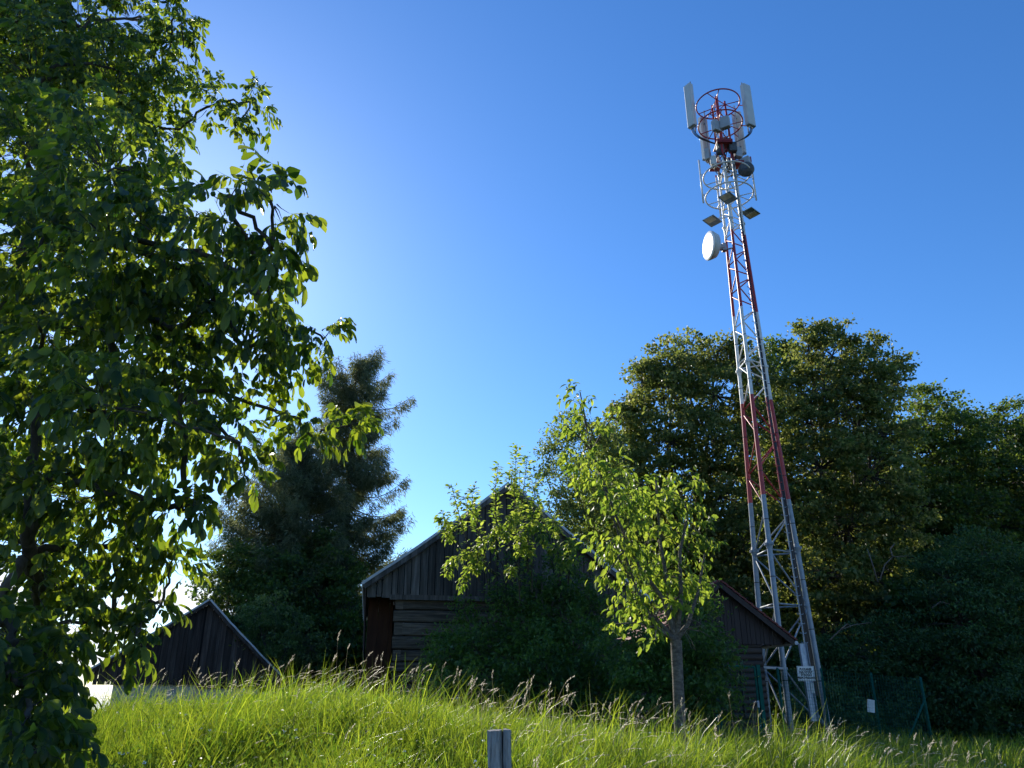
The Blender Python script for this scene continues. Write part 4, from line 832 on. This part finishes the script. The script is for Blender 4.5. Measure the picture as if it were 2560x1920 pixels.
tree('dark_tree', 'dark tree with a bright fresh green top at the end of the wood edge', 'tree', (31, 44), .35,
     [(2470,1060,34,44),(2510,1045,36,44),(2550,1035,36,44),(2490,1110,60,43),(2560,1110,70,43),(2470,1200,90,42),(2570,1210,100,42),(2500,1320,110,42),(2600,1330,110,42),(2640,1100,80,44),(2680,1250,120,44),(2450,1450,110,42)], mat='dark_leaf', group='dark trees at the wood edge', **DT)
RB = dict(per_m2=9, k=60, clump=.25, L=.15, W=.075, droop=.35, twig=.015, tfrac=.5)
tree('robinia_tree', 'low dark robinia thicket tree beyond the end post of the mesh fence', 'tree', (17.5, 29), .14,
     [(2370,1450,100,30),(2470,1430,100,30),(2400,1560,110,29),(2500,1550,110,29),(2340,1650,100,29),(2440,1680,120,28),(2540,1680,110,28),(2380,1780,110,28),(2490,1800,110,28),(2570,1480,90,30),(2560,1590,80,29),(2590,1780,80,28)], mat='robinia', **RB)
rb_ = tree('robinia_tree', 'dark thicket tree standing close behind the green mesh panels', 'tree', (12.6, 29.5), .14,
     [(2230,1620,90,30),(2140,1640,100,30),(2060,1680,100,30),(2240,1730,100,29),(2140,1760,110,29),(2050,1790,100,29),(2260,1840,90,28),(2150,1850,100,28),(2290,1540,70,31),(1990,1760,70,31)], mat='robinia', **RB)
for k, pl in enumerate([[(2075,1600),(2100,1575),(2135,1562),(2180,1556)], [(2100,1575),(2118,1560),(2126,1566)], [(2200,1450),(2212,1412),(2232,1392),(2268,1390)], [(2232,1392),(2226,1372),(2236,1360)], [(2195,1455),(2178,1400),(2168,1372)], [(2330,1520),(2350,1505),(2385,1512),(2400,1500)]]):
    mb = MB(); mb.tube([at(a, b, 28.4 + .1 * i) for i, (a, b) in enumerate(pl)], [.030, .024, .017, .010][:len(pl)], 5); mb.build('bare_branch', M['bark_pale'], rb_, smooth=True)
tree('willow_tree', 'loose grey-green tree beside the barn ridge, behind the cherry crown', 'tree', (4.0, 29), .12,
     [(1440,1060,45,28,.8),(1400,1110,45,28,.8),(1500,1090,60,28.5,.9),(1420,1180,65,28,1),(1500,1180,80,28.5,1),(1400,1250,45,28,.8),(1460,1280,75,28,1),(1540,1260,80,28.5,1),(1440,1340,45,28,.8),(1520,1360,80,28.5,1),(1360,1180,20,27.5,.3),(1365,1120,18,27.5,.3),(1560,1450,90,29,1),(1480,1440,60,29,1)],
     11, 54, .2, .13, .07, 'willow', droop=.2, twig=.014, tfrac=.7, shell=.2)
def mass(name, label, boxes, n, L, mat):
    Ps = []
    tot = sum(w for *_, w in boxes)
    for (a0, a1, Y0, Y1, pyt, w) in boxes:
        m = int(n * w / tot); Y = rng.uniform(Y0, Y1, m); u = rng.uniform(a0, a1, m); x = np.array([at(q, 1600, 1).x for q in u]) * Y; g_ = ground(x, Y)
        top = EYE + zy(pyt) * Y * (1 + .12 * np.sin(x * .9) + .1 * np.sin(x * 2.1 + Y)); z = g_ + (top - g_) * rng.random(m) ** .9; Ps.append(np.stack([x, Y, z], 1))
    P = np.concatenate(Ps); m = len(P); Lr = L * rng.uniform(.6, 1.3, m); V, F = leaves(P, nrm(rdir(m) + np.array([0, 0, -.2])), nrm(rdir(m) * .6 + np.array([0, -.3, .6])), Lr, Lr * .75, T_SIMPLE)
    tag(np_mesh(name, V, F, M[mat]), label, 'woods', kind='stuff')
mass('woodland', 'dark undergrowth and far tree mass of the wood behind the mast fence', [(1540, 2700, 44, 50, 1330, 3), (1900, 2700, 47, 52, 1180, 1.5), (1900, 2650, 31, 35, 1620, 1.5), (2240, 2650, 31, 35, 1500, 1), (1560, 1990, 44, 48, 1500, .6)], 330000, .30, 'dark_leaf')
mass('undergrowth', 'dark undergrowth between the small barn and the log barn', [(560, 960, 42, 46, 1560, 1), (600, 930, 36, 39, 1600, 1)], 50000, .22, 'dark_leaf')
# ------------------------------------------------------------------ conifers and scrub left of the barn
def conifer(name, label, px0, Y, ptop, pbase, prof, nb, strip, mat='needle', dens=1.0, extra=()):
    """prof: list of (py, half width in px)"""
    top = at(px0[0], ptop, Y); x0 = at(px0[1], pbase, Y).x; bz = gz(x0, Y); root = empty(name, (x0, Y, bz), label, 'tree')
    mb = MB(); base = Vector((x0, Y, bz - .2)); zt = top.z
    cl = lambda z: Vector((x0 + (top.x - x0) * (z - bz) / (zt - bz), Y, z))
    mb.tube([cl(z) for z in np.linspace(bz - .2, zt, 14)], [.26 * (1 - i / 13) ** .8 + .012 for i in range(14)], 9, False)
    pz = np.array([at(0, p, Y).z for p, _ in prof]); pw = np.array([pxl(h_, p, Y) for p, h_ in prof]); order = np.argsort(pz); pz = pz[order]; pw = pw[order]
    Ps, Ds, Ls = [], [], []
    bl = []
    for i in range(nb):
        f = (i + random.random()) / nb; z = pz[0] + (zt - .15 - pz[0]) * f; wv = float(np.interp(z, pz, pw)) * random.uniform(.6, 1.08); bl.append((z, wv, random.uniform(0, 2 * math.pi)))
    for (py, w_, sg) in extra: bl.append((at(0, py, Y).z - .35 * pxl(w_, py, Y), pxl(w_, py, Y), 0 if sg > 0 else math.pi))
    for z, wv, az in bl:
        d = Vector((math.cos(az), math.sin(az), 0)); rise = random.uniform(.05, .5) if z > zt - 4 else random.uniform(-.12, .22); c = cl(z); pts = []
        for j in range(7):
            g = j / 6; pts.append(c + d * wv * g + Vector((0, 0, wv * (rise * g - .22 * math.sin(g * 2.6) + .20 * g * g))) + Vector((random.uniform(-1, 1), random.uniform(-1, 1), random.uniform(-1, 1))) * .04)
        mb.tube(pts, [.035 * (wv / 3) * (1 - j / 6) + .008 for j in range(7)], 5, False)
        m = int((50 * wv + 30) * dens); g = rng.random(m) ** .75; A = np.array([list(p) for p in pts]); seg = np.minimum((g * 6).astype(int), 5); fr_ = g * 6 - seg
        p = A[seg] * (1 - fr_[:, None]) + A[seg + 1] * fr_[:, None]; side = np.array([-d.y, d.x, 0.]); lat = rng.normal(size=m) * (.10 + .28 * wv * .32 * (1.1 - g))
        p = p + side * lat[:, None] + np.array([0, 0, 1.]) * (-.35 * np.abs(lat) - np.abs(rng.normal(size=m)) * .22)[:, None]
        Ps.append(p); dd = np.stack([np.full(m, d.x * .35), np.full(m, d.y * .35), np.full(m, -.55)], 1) + side * (np.sign(lat) * .35)[:, None] + rdir(m) * .5; Ds.append(nrm(dd)); Ls.append(rng.uniform(.6, 1.3, m) * strip)
    mb.build('trunk', M['bark'], root, smooth=True)
    P = np.concatenate(Ps); D = np.concatenate(Ds); L = np.concatenate(Ls); reps = 5
    P2 = np.repeat(P, reps, 0) + rng.normal(size=(len(P) * reps, 3)) * np.array([.10, .10, .13]); D2 = nrm(np.repeat(D, reps, 0) + rdir(len(P) * reps) * .45); L2 = np.repeat(L, reps) * rng.uniform(.5, 1, len(P) * reps)
    V, F = leaves(P2, D2, rdir(len(P2)), L2, np.full(len(P2), .036), T_STRIP); np_mesh('crown', V, F, M[mat], root)
conifer('larch_tree', 'tall larch with drooping twigs and an uneven airy top behind the log barn', (893, 850), 42, 890, 1640,
        [(900,30),(930,95),(980,110),(1040,100),(1090,85),(1150,110),(1230,140),(1300,155),(1380,170),(1480,160),(1600,130)], 150, .42, dens=1.0, extra=((960,145,1),(1020,110,1),(1245,130,1),(1330,150,1),(970,90,-1)))
conifer('spruce_tree', 'wide shaggy spruce with a low sloping crown, partly before the taller larch', (760, 725), 40, 1085, 1640,
        [(1110,60),(1150,120),(1210,165),(1280,185),(1350,205),(1450,215),(1550,205),(1640,170)], 150, .40, dens=1.1, extra=((1215,140,-1),(1330,170,-1),(1390,200,-1)))
tree('scrub_tree', 'dark leafy scrub tree under the spruce, next to the small barn roof', 'tree', (-12.0, 37), .18,
     [(570,1410,60,37),(640,1430,70,37),(600,1500,90,37),(700,1480,100,37),(560,1480,60,37),(800,1500,110,38),(880,1520,90,38),(760,1600,120,37),(870,1620,100,37),(950,1560,70,39),(650,1590,90,36),(830,1400,80,39)], 5, 60, .26, .17, .12, 'dark_leaf', droop=.2, twig=.02)
tree('elder_shrub', 'paler rounded shrub catching light between the small barn roof and the spruce', 'bush', (-9.6, 33), .1,
     [(640,1540,50,33,1),(690,1520,45,33,1),(740,1560,40,33,.8),(660,1590,60,33,1),(720,1620,60,33,1),(620,1610,40,33,.8),(780,1620,50,33,.8)], 9, 40, .18, .12, .075, 'willow', droop=.2, twig=.012)
# ------------------------------------------------------------------ grass
def wind(x, y): return .35 + .25 * np.sin(x * .9 + y * .5) + .15 * np.sin(x * 2.3 - y * 1.7)
def blades(n, ylo, yhi, hmean, wmul, amin=-.68, amax=.68, seed=1):
    r = np.random.default_rng(seed); y = np.sqrt(r.uniform(ylo ** 2, yhi ** 2, n)); a = r.uniform(amin, amax, n); x = a * y
    lim = np.interp(np.clip(a, -.62, .6), A_, YC) + 2.8; keep = (y < lim) | (r.random(n) < .3)
    x, y = x[keep], y[keep]; n = len(x); z = ground(x, y)
    patch = .5 + .5 * np.sin(x * 1.9 + 2 * np.sin(y * .8)) * np.sin(y * 1.6 + np.sin(x * 1.1) * 2)
    h = hmean * r.uniform(.55, 1.18, n) * (.82 + .36 * patch); h = h * np.where(y > np.interp(np.clip(x / y, -.62, .6), A_, YC) + .5, .8, 1)
    az = r.uniform(0, 2 * np.pi, n); ln = r.uniform(.08, .8, n) ** 1.0; wd = wind(x, y)
    bx = np.cos(az) * ln + wd * .45; by = np.sin(az) * ln - .05; w_ = r.uniform(.004, .011, n) * wmul
    ts = np.array([0, .4, .75, 1.]); wt = np.array([1., .95, .6, 0]); ph = r.uniform(0, np.pi, n); sxv = np.cos(ph); syv = np.sin(ph); V = np.zeros((n, 7, 3)); idx = 0
    for t, q in zip(ts, wt):
        cx = x + bx * h * t ** 2.1; cy2 = y + by * h * t ** 2.1; cz = z - .03 + h * (t - .28 * t ** 2.6 * (np.hypot(bx, by)))
        if q > 0:
            V[:, idx] = np.stack([cx - sxv * w_ / 2 * q, cy2 - syv * w_ / 2 * q, cz], 1); V[:, idx + 1] = np.stack([cx + sxv * w_ / 2 * q, cy2 + syv * w_ / 2 * q, cz], 1); idx += 2
        else: V[:, 6] = np.stack([cx, cy2, cz], 1)
    o = (np.arange(n) * 7)[:, None]
    return V.reshape(-1, 3), [np.concatenate([o + np.array([[0, 1, 3, 2]]), o + np.array([[2, 3, 5, 4]])]), o + np.array([[4, 5, 6]])]
Vg, Fg = [], []; off = 0
for args in ((75000, 2.6, 6.5, .60, 1.0, -.72, .72, 1), (215000, 6.5, 14, .62, 1.1, -.68, .66, 2), (30000, 14, 30, .6, 2.4, -.6, .66, 3), (22000, 8, 22, .7, 1.6, .22, .66, 4), (9000, 7.5, 12.5, .92, 1.3, -.6, .6, 5)):
    v, f = blades(*args); Vg.append(v); Fg += [q + off for q in f]; off += len(v)
tag(np_mesh('grass', np.concatenate(Vg), Fg, M['grass']), 'tall sunlit meadow grass covering the bank', 'grass', kind='stuff')
def seed_heads():
    r = np.random.default_rng(5); mb = MB(); Ph, Dh, Lh = [], [], []
    n = 560
    for i in range(n):
        a = r.uniform(-.6, .58); yc = float(np.interp(a, A_, YC)); y = yc + r.normal() * .9 - .2 if r.random() < .88 else r.uniform(5.5, yc); 
        if y < 4: continue
        x = a * y; z = gz(x, y); dens = .5 + .5 * math.sin(a * 17 + 1); 
        if r.random() > .35 + .65 * dens: continue
        h = r.uniform(.66, 1.0) * (1.15 if r.random() < .15 else 1); w_ = float(wind(x, y)); lx = .15 * w_ + r.uniform(-.12, .5); ly = r.uniform(-.15, .1); pts = []
        for t in (0, .3, .55, .75, .9, 1.): pts.append(Vector((x + lx * h * t ** 2.4, y + ly * h * t ** 2, z + h * (t - .22 * t ** 4 * (lx / .4)))))
        mb.tube(pts, [.0016, .0015, .0014, .0012, .001, .0008], 3, False)
        hl = r.uniform(.06, .13); e = pts[-1]; d = (pts[-1] - pts[-2]).normalized(); m = 16; fat = r.uniform(.002, .0065)
        d2 = (d + Vector((.25, 0, -.25))).normalized()
        for k in range(m):
            t = k / m; p = e - d * hl * .35 + (d.lerp(d2, t)) * hl * t; sp = 2.4 * math.pi * k; rd = Vector((math.cos(sp * 1.3), math.sin(sp * 1.3), 0)) * fat * math.sin(math.pi * (t * .85 + .1)); Ph.append(tuple(p + rd)); Dh.append(tuple(d2 + rd.normalized() * .45)); Lh.append(r.uniform(.012, .021))
    o = mb.build('meadow_grass_stems', M['heads']); P = np.array(Ph); D = np.array(Dh); L = np.array(Lh)
    V, F = leaves(P, D, rdir(len(P)), L, L * .42, T_SIMPLE)
    o.name = 'seeding_grass'; tag(o, 'thin arching seed stems of meadow grass along the crest', 'grass', kind='stuff')
    h = np_mesh('grass_seed_heads', V, F, M['heads'], o)
seed_heads()
def weeds():
    r = np.random.default_rng(9); n = 6000; a = r.uniform(-.6, .6, n); y = r.uniform(4.3, 12.5, n); x = a * y; z = ground(x, y); k = 9
    P = np.repeat(np.stack([x, y, z], 1), k, 0) + r.normal(size=(n * k, 3)) * np.array([.05, .05, 0]); P[:, 2] += r.uniform(.12, .5, n * k); D = nrm(r.normal(size=(n * k, 3)) + np.array([0, 0, .3])); L = r.uniform(.03, .075, n * k)
    V, F = leaves(P, D, nrm(r.normal(size=(n * k, 3)) * .5 + np.array([0, 0, 1.])), L, L * .5, T_SIMPLE)
    tag(np_mesh('weeds', V, F, M['weed']), 'small leafy weeds and clover growing among the grass', 'weeds', kind='stuff')
weeds()
def flowers():
    r = np.random.default_rng(21); P, D = [], []; mb = MB()
    for i in range(150):
        a = r.uniform(-.55, .6); y = r.uniform(5, 11.5); x = a * y; z = gz(x, y); h = r.uniform(.45, .75); t = Vector((x + r.uniform(-.05, .08), y, z + h)); mb.tube([Vector((x, y, z)), t], [.0016, .001], 3, False)
        for k in range(10):
            d = r.normal(size=3); d /= np.linalg.norm(d); P.append(np.array(t) + d * .004); D.append(d * np.array([1, 1, .5]) + np.array([0, 0, .3]))
    P = np.array(P); D = np.array(D); L = np.full(len(P), .013); V, F = leaves(P, D, rdir(len(P)), L, L * .6, T_SIMPLE)
    o = mb.build('flower_foliage', M['weed']); tag(o, 'small pale clover and bedstraw flowers scattered among the grass', 'flowers', kind='stuff'); np_mesh('blossoms', V, F, M['white'], o)
flowers()
